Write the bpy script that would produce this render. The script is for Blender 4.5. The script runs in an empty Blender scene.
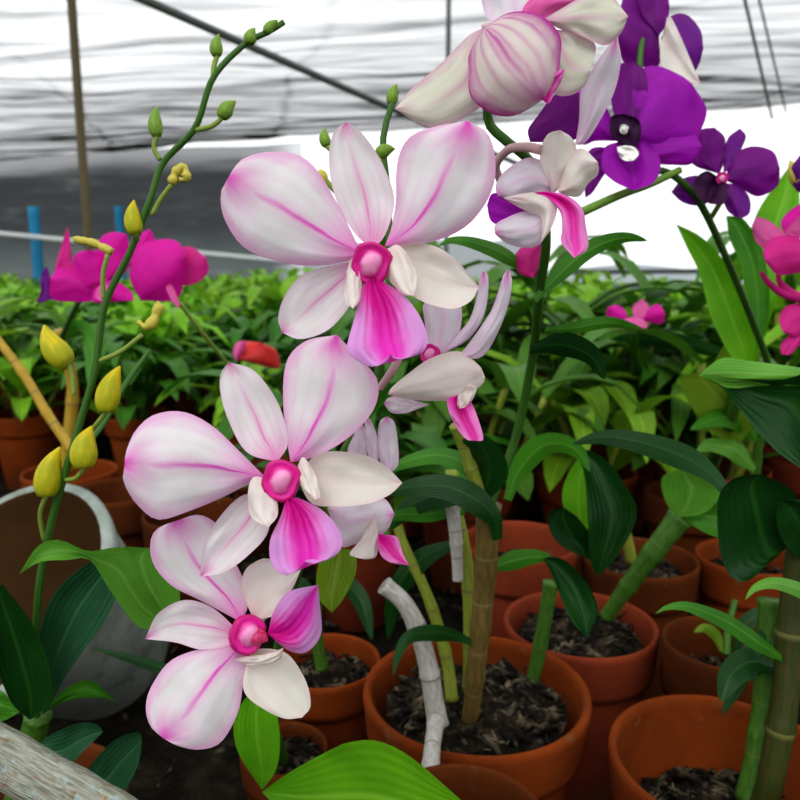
import bpy, bmesh, math, random
from mathutils import Vector, Matrix, noise as mnoise
random.seed(7)
PI = math.pi
C = bpy.context.scene.collection
# ------------------------------------------------------------------ camera
F = 760.0
PITCH = math.radians(10)
CAM = Vector((0, 0, 0.40))
VR = Vector((1, 0, 0)); VF = Vector((0, math.cos(PITCH), -math.sin(PITCH))); VU = Vector((0, math.sin(PITCH), math.cos(PITCH)))
cd = bpy.data.cameras.new('camera'); cam = bpy.data.objects.new('camera', cd); C.objects.link(cam)
cam.location = CAM; cam.rotation_euler = (PI/2 - PITCH, 0, 0)
cd.sensor_width = 36; cd.lens = 36*F/800; cd.clip_start = 0.02; cd.clip_end = 200
cd.dof.use_dof = True; cd.dof.focus_distance = 0.26; cd.dof.aperture_fstop = 20.0
bpy.context.scene.camera = cam

def U(x, y, d):
    """measured image position + distance -> place in the greenhouse"""
    return CAM + VR*((x-400)/F*d) + VU*((400-y)/F*d) + VF*d

# ------------------------------------------------------------------ node helper
class N:
    nt = None
    def __init__(s, sock): s.s = sock
    @staticmethod
    def m(op, *a, clamp=False):
        n = N.nt.nodes.new('ShaderNodeMath'); n.operation = op; n.use_clamp = clamp
        for i, v in enumerate(a):
            if isinstance(v, N): N.nt.links.new(v.s, n.inputs[i])
            else: n.inputs[i].default_value = v
        return N(n.outputs[0])
    def __add__(s, o): return N.m('ADD', s, o)
    __radd__ = __add__
    def __sub__(s, o): return N.m('SUBTRACT', s, o)
    def __rsub__(s, o): return N.m('SUBTRACT', o, s)
    def __mul__(s, o): return N.m('MULTIPLY', s, o)
    __rmul__ = __mul__
    def __truediv__(s, o): return N.m('DIVIDE', s, o)
def smooth(a, b, x):
    n = N.nt.nodes.new('ShaderNodeMapRange'); n.interpolation_type = 'SMOOTHSTEP'
    N.nt.links.new(x.s, n.inputs['Value'])
    n.inputs['From Min'].default_value = a; n.inputs['From Max'].default_value = b
    return N(n.outputs['Result'])
def gauss(x, w): return N.m('POWER', math.e, (x*x)*(-1.0/(w*w)))
def mix(f, a, b):
    n = N.nt.nodes.new('ShaderNodeMix'); n.data_type = 'RGBA'
    if isinstance(f, N): N.nt.links.new(f.s, n.inputs['Factor'])
    else: n.inputs['Factor'].default_value = f
    for k, v in ((6, a), (7, b)):
        if isinstance(v, N): N.nt.links.new(v.s, n.inputs[k])
        else: n.inputs[k].default_value = (*v, 1)
    return N(n.outputs[2])
def uvs():
    n = N.nt.nodes.new('ShaderNodeUVMap'); s = N.nt.nodes.new('ShaderNodeSeparateXYZ')
    N.nt.links.new(n.outputs[0], s.inputs[0]); return N(s.outputs[0]), N(s.outputs[1])
def coords(kind='Object', scale=(1, 1, 1)):
    n = N.nt.nodes.new('ShaderNodeTexCoord'); mp = N.nt.nodes.new('ShaderNodeMapping'); mp.inputs['Scale'].default_value = scale
    N.nt.links.new(n.outputs[kind], mp.inputs[0]); return N(mp.outputs[0])
def sep(v):
    s = N.nt.nodes.new('ShaderNodeSeparateXYZ'); N.nt.links.new(v.s, s.inputs[0]); return [N(o) for o in s.outputs]
def comb(x, y, z=0.0):
    s = N.nt.nodes.new('ShaderNodeCombineXYZ')
    for i, v in enumerate((x, y, z)):
        if isinstance(v, N): N.nt.links.new(v.s, s.inputs[i])
        else: s.inputs[i].default_value = v
    return N(s.outputs[0])
def noi(v, scale, detail=3, rough=.55, dist=0):
    n = N.nt.nodes.new('ShaderNodeTexNoise'); N.nt.links.new(v.s, n.inputs['Vector'])
    n.inputs['Scale'].default_value = scale; n.inputs['Detail'].default_value = detail; n.inputs['Roughness'].default_value = rough
    n.inputs['Distortion'].default_value = dist
    return N(n.outputs[0])
def orand():
    return N(N.nt.nodes.new('ShaderNodeObjectInfo').outputs['Random'])
def bump(h, strength=.3, dist=.001):
    b = N.nt.nodes.new('ShaderNodeBump'); N.nt.links.new(h.s, b.inputs['Height'])
    b.inputs['Strength'].default_value = strength; b.inputs['Distance'].default_value = dist
    return b.outputs[0]
def newmat(name):
    m = bpy.data.materials.new(name); m.use_nodes = True; m.node_tree.nodes.clear(); N.nt = m.node_tree
    return m
def out(shader):
    o = N.nt.nodes.new('ShaderNodeOutputMaterial'); N.nt.links.new(shader, o.inputs[0])
def princ(col, rough=.5, spec=.5, bmp=None):
    p = N.nt.nodes.new('ShaderNodeBsdfPrincipled')
    if isinstance(col, N): N.nt.links.new(col.s, p.inputs['Base Color'])
    else: p.inputs['Base Color'].default_value = (*col, 1)
    if isinstance(rough, N): N.nt.links.new(rough.s, p.inputs['Roughness'])
    else: p.inputs['Roughness'].default_value = rough
    p.inputs['Specular IOR Level'].default_value = spec
    if bmp is not None: N.nt.links.new(bmp, p.inputs['Normal'])
    return p.outputs[0]
def transl(col):
    t = N.nt.nodes.new('ShaderNodeBsdfTranslucent')
    if isinstance(col, N): N.nt.links.new(col.s, t.inputs[0])
    else: t.inputs[0].default_value = (*col, 1)
    return t.outputs[0]
def transp():
    return N.nt.nodes.new('ShaderNodeBsdfTransparent').outputs[0]
def mixs(f, a, b):
    n = N.nt.nodes.new('ShaderNodeMixShader')
    if isinstance(f, N): N.nt.links.new(f.s, n.inputs[0])
    else: n.inputs[0].default_value = f
    N.nt.links.new(a, n.inputs[1]); N.nt.links.new(b, n.inputs[2]); return n.outputs[0]
def sheet(col, rough, spec, tr, bmp=None):
    return mixs(tr, princ(col, rough, spec, bmp), transl(col))

# ------------------------------------------------------------------ materials
def petal_mat(name, base, pink, vein=.7, basep=.5, tipp=.8, edge=.45, fine=.15, midw=.10, tipstart=.82, shade=None, tr=.3):
    m = newmat(name); u, v = uvs(); s = v*2.0 - 1.0
    n = noi(comb(u*2.0, s*1.5), 2.5, 3)
    n2 = noi(coords('Object'), 90, 2)
    s2 = s + (n - .5)*.12
    mid = (gauss(s2, midw)*.75 + gauss(s2, midw*3.2)*.25)*smooth(1.05, .25, u)*vein
    side = N.m('ABSOLUTE', N.m('SINE', s2*11.0))
    side = N.m('POWER', side, 6.0)*smooth(.95, .25, u)*fine
    bs = smooth(.46, .03, u + N.m('ABSOLUTE', s)*.10)*basep*(.6 + .5*n)
    tp = smooth(tipstart - .14, .95, u + (n - .5)*.15)*gauss(s, .62)*tipp + smooth(.93, .99, u)*tipp*.5
    eg = smooth(.62, 1.0, N.m('ABSOLUTE', s) + (n - .5)*.4)*edge
    f = N.m('MAXIMUM', N.m('MAXIMUM', mid, bs), N.m('MAXIMUM', tp, eg))
    f = N.m('ADD', f, side, clamp=True)
    b = mix(smooth(.3, .7, n2), base, shade or (base[0]*.92, base[1]*.95, base[2]*.90))
    col = mix(f, b, pink)
    out(sheet(col, .55, .25, tr, bump(N.m('SINE', s2*26.0)*.5 + n*2.0, .05, .0008)))
    return m
WHITE = (.88, .84, .87)
M = {}
M['white'] = petal_mat('white_petal_magenta_vein', WHITE, (.80, .10, .58), vein=1.0, basep=.85, tipp=1.0, edge=.45, tipstart=.70, fine=.07, midw=.06)
M['whitesep'] = petal_mat('white_sepal', (.87, .82, .85), (.76, .13, .50), vein=.75, basep=.85, tipp=.7, edge=.14, tipstart=.91, fine=.12, midw=.07)
M['cream'] = petal_mat('cream_sepal', (.87, .82, .77), (.80, .42, .48), vein=.14, basep=.45, tipp=.35, edge=.18, tipstart=.93, fine=.05)
M['lav'] = petal_mat('lavender_white_petal', (.86, .80, .88), (.78, .14, .58), vein=.3, basep=.35, tipp=.85, edge=.28, tipstart=.88, fine=.05)
M['greenish'] = petal_mat('greenish_white_petal', (.74, .74, .62), (.62, .10, .42), vein=.45, basep=.6, tipp=.35, edge=.42, tipstart=.88, fine=.10)
M['backpetal'] = petal_mat('veined_petal_back', (.80, .72, .68), (.50, .04, .34), vein=.85, basep=.35, tipp=.85, edge=.85, tipstart=.58, fine=.40, midw=.06)
M['purple'] = petal_mat('purple_petal', (.22, .008, .26), (.07, .003, .12), vein=.5, basep=.45, tipp=.15, edge=.10, fine=.16, tr=.35)
M['violet'] = petal_mat('violet_petal', (.42, .010, .50), (.14, .003, .22), vein=.35, basep=.55, tipp=.10, edge=.15, fine=.20, tr=.35)
M['plum'] = petal_mat('plum_petal', (.17, .012, .28), (.25, .02, .18), vein=.4, basep=.5, tipp=.5, edge=.2, fine=.2, tr=.3)
M['dark'] = petal_mat('dark_lip', (.045, .004, .05), (.015, .002, .02), vein=.5, basep=.5, tipp=.2, edge=.2, tr=.15)
M['magenta'] = petal_mat('magenta_petal', (.78, .012, .42), (.50, .006, .26), vein=.35, basep=.5, tipp=.05, edge=.10, fine=.22, tr=.35)
M['rose'] = petal_mat('rose_petal', (.72, .03, .30), (.45, .01, .20), vein=.35, basep=.45, tipp=.05, edge=.10, fine=.2, tr=.3)
M['pinkpale'] = petal_mat('pale_pink_petal', (.80, .16, .45), (.75, .03, .33), vein=.3, basep=.3, tipp=.3, edge=.3, tr=.3)
M['red'] = petal_mat('red_petal', (.72, .05, .04), (.80, .16, .22), vein=.3, basep=.3, tipp=.5, edge=.4, tr=.2)

def lip_mat(name, deep, hot, pale):
    m = newmat(name); u, v = uvs(); s = v*2.0 - 1.0
    n = noi(comb(u*2.0, s*1.5), 3.5, 3)
    a = N.m('ABSOLUTE', s)
    c1 = mix(smooth(.10, .75, a + (n - .5)*.3), hot, pale)
    dk = smooth(.66, .22, u + a*.25 + (n - .5)*.18)
    veins = N.m('POWER', N.m('ABSOLUTE', N.m('SINE', s*14.0)), 3.0)*smooth(.85, .4, u)*.45
    c2 = mix(N.m('ADD', dk, veins*smooth(.95, .3, a), clamp=True), c1, deep)
    out(sheet(c2, .5, .25, .3, bump(N.m('SINE', s*28.0), .15, .0008))); return m
M['lip'] = lip_mat('magenta_lip', (.66, .006, .30), (.86, .05, .58), (.76, .36, .76))
M['lipside'] = lip_mat('hot_pink_lip', (.86, .02, .45), (.90, .10, .55), (.88, .28, .66))
m = newmat('column_magenta'); u, v = uvs()
M['column'] = m
nn = noi(coords('Object'), 260, 2); col = mix(smooth(.10, .34, u + (nn - .5)*.25), (.86, .34, .58), (.76, .03, .36)); col = mix(smooth(.42, .6, u + (nn - .5)*.2), col, (.55, .004, .18)); col = mix(smooth(.68, .9, u), col, (.80, .05, .42))
out(princ(col, .4, .4))
m = newmat('white_callus'); M['callus'] = m; out(princ((.88, .88, .82), .5, .3))

def leaf_mat(name, col, dark, rib, rough=.38, tr=.22, vary=.0):
    m = newmat(name); u, v = uvs(); s = v*2.0 - 1.0
    n = noi(coords('Object'), 22, 4)
    c = mix(smooth(.3, .75, n), col, dark)
    if vary: c = mix(orand()*vary, c, (.20, .26, .03))
    c = mix(gauss(s, .07)*.55, c, rib)
    par = N.m('SINE', s*32.0)
    out(sheet(c, rough, .26, tr, bump(par*.5 + gauss(s, .1)*-2.0, .25, .001))); return m
M['leaf'] = leaf_mat('leaf_green', (.075, .27, .018), (.036, .165, .012), (.17, .40, .05))
M['leafb'] = leaf_mat('leaf_bright_green', (.19, .50, .018), (.11, .36, .012), (.30, .58, .06), tr=.3)
M['leafl'] = leaf_mat('leaf_light_green', (.18, .44, .06), (.11, .33, .035), (.32, .55, .15), tr=.3)
M['leafd'] = leaf_mat('leaf_dark_green', (.012, .070, .010), (.007, .045, .007), (.035, .14, .022), rough=.32, tr=.12)  # dark green leaf, deepened further to carry the shade low on the right
M['leafblue'] = leaf_mat('leaf_bluish_green', (.030, .115, .050), (.018, .080, .035), (.07, .20, .09), rough=.3, tr=.12)
M['leafy'] = leaf_mat('leaf_yellow_green', (.22, .34, .025), (.13, .27, .02), (.34, .45, .08), tr=.3)
M['leafbg'] = leaf_mat('leaf_row_green', (.27, .58, .025), (.13, .38, .018), (.40, .64, .08), tr=.35, vary=.5)
M['leafbgd'] = leaf_mat('leaf_row_deep_green', (.05, .21, .018), (.024, .12, .012), (.12, .32, .05), tr=.25, vary=.25)

def stem_mat(name, a, b, band=0.0, bandc=(.22, .18, .08), streak=.35):
    m = newmat(name); u, v = uvs(); n = noi(comb(u*4.0, v*6.0), 3, 3)
    c = mix(smooth(.35, .7, n), a, b)
    st = noi(comb(u*.8, v*14.0), 4, 3)
    c = mix(smooth(.5, .7, st)*streak, c, tuple(x*.55 for x in a))
    if band: c = mix(smooth(.92, .99, N.m('FRACT', u*band)), c, bandc)
    out(princ(c, .5, .35)); return m
M['spike'] = stem_mat('flower_stem_green', (.06, .17, .02), (.035, .10, .015))
M['spikel'] = stem_mat('flower_stem_light', (.18, .33, .04), (.10, .22, .03))
M['pedicel'] = stem_mat('pedicel_pink', (.66, .38, .46), (.60, .46, .38))
M['pedg'] = stem_mat('pedicel_green', (.20, .32, .05), (.30, .38, .08))
M['cane'] = stem_mat('cane_tan', (.21, .13, .04), (.10, .09, .025), band=5)
M['canegreen'] = stem_mat('cane_green', (.07, .18, .02), (.04, .11, .012), band=4, bandc=(.10, .16, .035))
M['caney'] = stem_mat('cane_yellow_green', (.32, .36, .05), (.20, .28, .04), band=4)
M['canew'] = stem_mat('cane_dry_white', (.52, .50, .47), (.36, .34, .31), band=3, bandc=(.25, .22, .17), streak=.14)
M['caneo'] = stem_mat('cane_golden', (.52, .34, .04), (.36, .24, .03), band=4)
M['canedk'] = stem_mat('cane_olive', (.032, .058, .008), (.075, .055, .016), band=3, bandc=(.16, .16, .05))
M['throat'] = stem_mat('throat_maroon', (.50, .01, .15), (.66, .09, .16), streak=.1)
M['bud'] = stem_mat('bud_green', (.22, .36, .04), (.12, .25, .03))
m = newmat('bud_yellow'); u, v = uvs(); M['budy'] = m
st = noi(comb(u*1.2, v*5.0), 2.2, 2)
c = mix(smooth(.35, .75, st + (u - .5)*.3), (.46, .48, .02), (.80, .60, .02)); c = mix(smooth(.25, .0, u)*.5, c, (.25, .32, .03))
out(sheet(c, .5, .3, .2))
M['budw'] = stem_mat('bud_wilted', (.58, .46, .06), (.50, .52, .12))

def clay(name, a, b, stain=(.45, .36, .26)):
    m = newmat(name); oc = coords('Object'); n = noi(oc, 14, 5, .6); n2 = noi(oc, 55, 4, .6); z = sep(oc)[2]
    c = mix(smooth(.3, .7, n), a, b)
    c = mix(smooth(.58, .78, n2)*.30, c, stain)
    c = mix(smooth(.56, .72, noi(oc, 8, 3))*.55, c, (.12, .07, .03))
    out(princ(c, .9, .06, bump(n2, .35, .002))); return m
M['clay'] = clay('terracotta', (.25, .056, .010), (.15, .034, .008), stain=(.30, .20, .12))
M['claydk'] = clay('terracotta_shaded', (.14, .038, .010), (.08, .024, .008), stain=(.22, .15, .09))  # darker copy of the clay: shade among the pots put into its colour
M['clayred'] = clay('terracotta_red', (.28, .058, .024), (.18, .038, .018), stain=(.30, .18, .12))
m = newmat('potting_mix'); M['soil'] = m; oc = coords('Object'); n = noi(oc, 90, 5, .7); n2 = noi(oc, 180, 3)
c = mix(smooth(.45, .7, n), (.012, .010, .007), (.075, .055, .035)); c = mix(smooth(.62, .72, n2)*.6, c, (.26, .22, .15))
out(princ(c, .9, .1, bump(n, .8, .006)))
m = newmat('root_chips'); M['chips'] = m; c = mix(smooth(.42, .72, noi(coords('Object'), 75, 2)), (.007, .006, .004), (.16, .13, .085)); out(princ(c, .85, .2))
m = newmat('cement_weathered'); M['cement'] = m; oc = coords('Object'); n = noi(oc, 12, 5, .65); n2 = noi(oc, 60, 4)
c = mix(smooth(.3, .7, n), (.20, .24, .21), (.42, .47, .43)); c = mix(smooth(.5, .7, n2)*.5, c, (.16, .17, .10))
out(princ(c, .8, .2, bump(n2, .4, .002)))
m = newmat('tub_inside'); M['tubin'] = m; n = noi(coords('Object'), 20, 5); out(princ(mix(n, (.045, .022, .007), (.11, .055, .018)), .85, .15))
m = newmat('weathered_board'); M['board'] = m; u, v = uvs(); n = noi(comb(u*3.0, v*14.0), 2.5, 5, .65); n2 = noi(comb(u*6.0, v*4.0), 2, 4)
c = mix(smooth(.3, .7, n), (.20, .20, .15), (.48, .50, .42)); c = mix(smooth(.55, .7, n2)*.7, c, (.26, .13, .06)); c = mix(smooth(.6, .66, noi(comb(u*9.0, v*7.0), 1.5, 3))*.8, c, (.40, .50, .50))
out(princ(c, .85, .15, bump(n, .6, .002)))
m = newmat('ground_dark'); M['ground'] = m; n = noi(coords('Object'), 18, 6, .7); out(princ(mix(smooth(.4, .75, n), (.010, .009, .006), (.055, .045, .028)), .95, .1, bump(n, .7, .02)))
m = newmat('pole_rusty'); M['pole'] = m; n = noi(coords('Object', (20, 20, 2)), 2, 4); out(princ(mix(n, (.06, .05, .03), (.19, .14, .08)), .7, .3))
m = newmat('pole_blue'); M['blue'] = m; n = noi(coords('Object', (20, 20, 3)), 2, 3); out(princ(mix(n, (.02, .22, .42), (.03, .32, .55)), .6, .3))
m = newmat('pipe_grey'); M['pipe'] = m; n = noi(coords('Object', (2, 20, 20)), 2, 3); out(princ(mix(n, (.10, .11, .11), (.16, .17, .17)), .6, .3))
m = newmat('rail_bamboo'); M['rail'] = m; n = noi(coords('Object', (3, 20, 20)), 2, 3); out(princ(mix(n, (.42, .36, .26), (.60, .54, .42)), .6, .3))
m = newmat('rail_white'); M['railw'] = m; n = noi(coords('Object', (3, 20, 20)), 2, 3); out(princ(mix(n, (.55, .60, .58), (.70, .74, .72)), .6, .3))
# shade netting: the weave lets the white sky through where it is thin
m = newmat('roof_shade_net'); M['roof'] = m
x, y, z = sep(coords('Object'))
wx = noi(comb(x*.35, y*.5), 1.0, 3)
st = noi(comb(x*.28 + wx*.5, y*2.2 + x*.45), 1.3, 4, .55)
st2 = noi(comb(x*.45 - y*.25, y*5.0), 1.2, 4, .6)
seam = gauss(N.m('FRACT', (y + x*.22 + wx*.25)*.62) - .5, .035)
seam2 = gauss(N.m('FRACT', (x*.45 + y*.10 + wx*.4)) - .5, .018)
far = smooth(.45, .98, y/(9.82 - x*.387))  # opacity raised towards the far edge, imitating the dimmer grazing view
f = smooth(.40, .75, st)*.42 + smooth(.42, .75, st2)*.34 + seam*.22 + seam2*.10 + .03
f = f*(.9 + far*.4) + far*.46 + .03
f = N.m('MULTIPLY', f, 1.0, clamp=True)
out(mixs(f, transp(), princ((.16, .18, .19), .9, .1)))
m = newmat('side_shade_net'); M['wallnet'] = m
x, y, z = sep(coords('Object'))
n = noi(comb(x*.6, z*3.5), 1.5, 5, .65)
low = smooth(1.0, .3, z + (noi(comb(x*.8, z*1.5), 1.0, 3) - .5)*.5)
c = mix(smooth(.4, .7, n), (.018, .028, .032), (.05, .068, .072)); c = mix(low*.8, c, (.07, .13, .115))
top = smooth(1.62 , 1.98, z + (noi(comb(x*.5, z*6.0), 1.2, 4) - .5)*.35 + smooth(-2.2, -1.3, x)*.10)
out(mixs(.045 + smooth(.55, .75, n)*.05 + low*.05 + top*.24 + smooth(-1.75, -1.25, x)*.35, princ(c, .9, .1), transp()))
m = newmat('far_net_grey'); M['farnet'] = m
x, y, z = sep(coords('Object')); n = noi(comb(x*1.2, z*5.0), 1.5, 4)
out(mixs(.25, princ(mix(n, (.16, .22, .25), (.34, .42, .44)), .9, .1), transp()))

# ------------------------------------------------------------------ mesh helpers
LOC = {}
def link(name, me, mats, parent=None, label=None):
    o = bpy.data.objects.new(name, me); C.objects.link(o)
    for mt in (mats if isinstance(mats, (list, tuple)) else [mats]): me.materials.append(M[mt])
    if parent is not None: o.parent = parent
    if label: o['label'] = label
    for p in me.polygons: p.use_smooth = True
    return o
def wloc(o):
    v = Vector((0, 0, 0))
    while o is not None: v = v + o.location; o = o.parent
    return v
class MB:
    def __init__(s): s.v = []; s.f = []; s.uv = []; s.mi = []
    def grid(s, rows, mi=0, closed=False, uvrows=None):
        b = len(s.v); nr = len(rows); nc = len(rows[0])
        for r in rows: s.v += [tuple(p) for p in r]
        for i in range(nr-1):
            for j in range(nc if closed else nc-1):
                k = (j+1) % nc
                s.f.append((b+i*nc+j, b+i*nc+k, b+(i+1)*nc+k, b+(i+1)*nc+j)); s.mi.append(mi)
                a0, a1 = i/(nr-1), (i+1)/(nr-1); c0, c1 = j/(nc if closed else nc-1), (j+1)/(nc if closed else nc-1)
                s.uv += [(a0, c0), (a0, c1), (a1, c1), (a1, c0)]
    def tube(s, pts, radii, seg=10, mi=0, cap=True):
        pts = [Vector(p) for p in pts]; n = len(pts); rows = []
        t = (pts[1]-pts[0]).normalized(); a = t.orthogonal().normalized()
        for i in range(n):
            tt = (pts[min(i+1, n-1)] - pts[max(i-1, 0)])
            if tt.length > 1e-9: t = tt.normalized()
            a = (a - t*a.dot(t)); a = a.normalized() if a.length > 1e-6 else t.orthogonal().normalized()
            bq = t.cross(a); r = radii[i] if hasattr(radii, '__len__') else radii
            rows.append([pts[i] + (a*math.cos(2*PI*k/seg) + bq*math.sin(2*PI*k/seg))*r for k in range(seg)])
        if cap: rows = [[pts[0]]*seg] + rows + [[pts[-1]]*seg]
        s.grid(rows, mi, True)
    def lathe(s, prof, org, axis=Vector((0, 0, 1)), seg=36, mi=0, wob=0):
        axis = axis.normalized(); a = axis.orthogonal().normalized(); bq = axis.cross(a); rows = []
        for (r, z) in prof:
            rows.append([org + axis*z + (a*math.cos(2*PI*k/seg) + bq*math.sin(2*PI*k/seg))*r for k in range(seg)])
        s.grid(rows, mi, True)
    def obj(s, name, mats, parent=None, label=None, weld=True):
        me = bpy.data.meshes.new(name); off = wloc(parent) if parent is not None else Vector((0, 0, 0))
        me.from_pydata([tuple(Vector(p)-off) for p in s.v], [], s.f)
        ul = me.uv_layers.new(name='UVMap')
        for i, q in enumerate(s.uv): ul.data[i].uv = q
        for p, k in zip(me.polygons, s.mi): p.material_index = k
        if weld:
            bm = bmesh.new(); bm.from_mesh(me); bmesh.ops.remove_doubles(bm, verts=bm.verts, dist=1e-6)
            bmesh.ops.dissolve_degenerate(bm, edges=bm.edges, dist=1e-7); bm.to_mesh(me); bm.free()
        me.update()
        return link(name, me, mats, parent, label)
def cr(pts, n):
    """Catmull-Rom through pts, n samples spaced evenly by arc length"""
    P = [Vector(p) for p in pts]
    if len(P) == 2: return [P[0].lerp(P[1], i/(n-1)) for i in range(n)]
    P = [P[0]*2-P[1]] + P + [P[-1]*2-P[-2]]; dense = []
    for i in range(1, len(P)-2):
        p0, p1, p2, p3 = P[i-1:i+3]
        for k in range(14):
            t = k/14
            dense.append(.5*((2*p1)+(p2-p0)*t+(2*p0-5*p1+4*p2-p3)*t*t+(3*p1-p0-3*p2+p3)*t**3))
    dense.append(P[-2]); L = [0]
    for a, b in zip(dense, dense[1:]): L.append(L[-1]+(b-a).length)
    res = []; j = 0
    for i in range(n):
        t = L[-1]*i/(n-1)
        while j < len(L)-2 and L[j+1] < t: j += 1
        g = (t-L[j])/max(1e-12, L[j+1]-L[j]); res.append(dense[j].lerp(dense[j+1], min(1, max(0, g))))
    return res
def Z(ox, oy, sc):
    return lambda *a: [(ox+a[i]/sc, oy+a[i+1]/sc) for i in range(0, len(a), 2)]
def sst(a, b, x):
    t = min(1, max(0, (x-a)/(b-a))); return t*t*(3-2*t)

def petal(name, parent, mat, base, L, tip, R, db, dt, bend=0., cup=0., groove=0., ruffle=0.0011, nu=24, nv=15, label=None):
    """a petal or a broad leaf blade: a curved sheet between its two edges"""
    Lp = cr([base]+list(L)+[tip], nu); Rp = cr([base]+list(reversed(R))+[tip], nu)
    sd = random.random()*50; rows = []
    for i in range(nu):
        u = i/(nu-1); env = math.sin(PI*min(1, max(0, u)))**.6 if 0 < u < 1 else 0; row = []
        for j in range(nv):
            s = 2*j/(nv-1)-1; q = Lp[i].lerp(Rp[i], (s+1)/2)
            d = db+(dt-db)*u + bend*math.sin(PI*u) + cup*s*s*env + groove*math.exp(-(s/.3)**2)*env
            d += ruffle*env*mnoise.noise(Vector((u*4, s*2.2, sd)))*(.4+abs(s))*2
            row.append(U(q.x, q.y, d))
        rows.append(row)
    b = MB(); b.grid(rows); return b.obj(name, mat, parent, label)

def blade(name, parent, mat, path, w, roll=0., fold=.18, prof='lance', nu=26, nv=9, label=None, twist=0., px=True):
    """a strap leaf along a curved midrib; w is its half width in metres"""
    P = cr([U(*p) for p in path] if px else path, nu); rows = []; prev = None
    for i in range(nu):
        u = i/(nu-1); t = (P[min(i+1, nu-1)]-P[max(i-1, 0)]).normalized()
        vd = (P[i]-CAM).normalized() if px else Vector((0, 0, -1))
        s0 = t.cross(vd)
        if prev is not None:
            if s0.length < .25: s0 = prev - t*prev.dot(t)
            elif s0.dot(prev) < 0: s0 = -s0
            s0 = s0.normalized().lerp((prev - t*prev.dot(t)).normalized(), .5)
        s0 = s0.normalized(); prev = s0.copy()
        side = Matrix.Rotation(roll + twist*u, 3, t) @ s0; nrm = side.cross(t).normalized()
        if prof == 'lance': k = max(0, 1-u**3)**.75*(.35+.65*sst(0, .42, u))
        elif prof == 'oval': k = math.sin(PI*min(1, .08+u*.92))**.65
        else: k = max(0, 1-u**4)**.8
        if i == nu-1: k = 0
        rows.append([P[i]+side*(s*w*k)+nrm*(abs(s)**1.3*w*k*fold) for s in [2*j/(nv-1)-1 for j in range(nv)]])
    b = MB(); b.grid(rows); return b.obj(name, mat, parent, label)

def stem(name, parent, mat, path, r0, r1=None, nodes=0, seg=10, n=40, label=None, px=True):
    P = cr([U(*p) for p in path] if px else path, n); r1 = r0 if r1 is None else r1; R = []
    for i in range(n):
        u = i/(n-1); r = r0+(r1-r0)*u
        if nodes:
            q = (u*nodes) % 1; r *= 1+.09*math.exp(-((min(q, 1-q))/.06)**2) - .05*math.sin(PI*q)
        R.append(r)
    b = MB(); b.tube(P, R, seg); return b.obj(name, mat, parent, label)

def bud(name, parent, mat, a, b, r, da, db=None, stalk=None, label=None, smat='pedg', sr=.0011):
    """a closed bud from its foot a to its tip b, on a thin stalk that is part of the same bud"""
    A = U(*a, da); B = U(*b, db or da); n = 14; P = []; R = []
    side = (B-A).cross(VF).normalized()
    for i in range(n):
        u = i/(n-1); P.append(A.lerp(B, u) + side*math.sin(PI*u)*r*.25)
        R.append(r*max(.06, math.sin(PI*min(1, .12+.88*u)**.85)**.75*(1-.25*u)))
    mb = MB(); mb.tube(P, R, 12)
    if stalk:
        mb.tube(cr([U(*q) for q in stalk]+[A], 14), sr, 8, mi=1)
    return mb.obj(name, [mat, smat], parent, label)

def thing(name, label, cat, loc, group=None):
    o = bpy.data.objects.new(name, None); C.objects.link(o); o.location = loc; o.empty_display_size = .05
    o['label'] = label; o['category'] = cat
    if group: o['group'] = group
    return o
def tag(o, label, cat, group=None):
    o['label'] = label; o['category'] = cat
    if group: o['group'] = group
    return o
def part_empty(name, parent, at, label=None):
    o = bpy.data.objects.new(name, None); C.objects.link(o); o.parent = parent; o.location = Vector(at)-wloc(parent); o.empty_display_size = .01
    if label: o['label'] = label
    return o

def pot_parts(root, R, h, mat, soil_drop=.28, rimh=.26, fill=True, chips=60, label=None, axis=Vector((0, 0, 1)), px_seed=0):
    org = wloc(root); t = .075*R
    prof = [(0.001, 0), (.60*R, 0), (.64*R, .012*h), (.86*R, (1-rimh)*h-.004), (.865*R, (1-rimh)*h), (.945*R, (1-rimh)*h+.001), (.965*R, (1-rimh)*h+.006),
            (.995*R, h-.006), (R, h-.003), (.99*R, h), (R-t*.5, h+.001), (R-t, h-.001), (R-t*1.15, h-.006), (R-t*1.9, h*(1-rimh)), (R-t*2.1, h*(1-rimh)-.003),
            (.70*R, h*.3), (.001, h*.28)]
    b = MB(); b.lathe(prof, org, axis, 44); o = b.obj('terracotta_pot', mat, root, label)
    if fill:
        hs = h*(1-soil_drop); rs = R*.80 - R*.25*max(0, soil_drop-.25); rng = random.Random(px_seed)
        rows = []
        for i in range(9):
            r = rs*i/8
            rows.append([org+Vector((r*math.cos(2*PI*k/28), r*math.sin(2*PI*k/28), hs+.010*R/.06*mnoise.noise(Vector((r*60*math.cos(2*PI*k/28), r*60*math.sin(2*PI*k/28), px_seed)))+.006*(1-(r/rs)**2))) for k in range(28)])
        b = MB(); b.grid(rows, 0, True)
        for k in range(chips):
            a = rng.random()*2*PI; r = rs*.92*math.sqrt(rng.random()); p = org+Vector((r*math.cos(a), r*math.sin(a), hs+.003))
            d = Vector((rng.uniform(-1, 1), rng.uniform(-1, 1), rng.uniform(-.2, .7))).normalized()*rng.uniform(.003, .011)
            b.tube([p-d, p+Vector((0, 0, .002)), p+d], [rng.uniform(.0006, .0022), rng.uniform(.0008, .0026), .0006], 5, mi=1)
        b.obj('potting_mix', ['soil', 'chips'], root)
    return o

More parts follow.
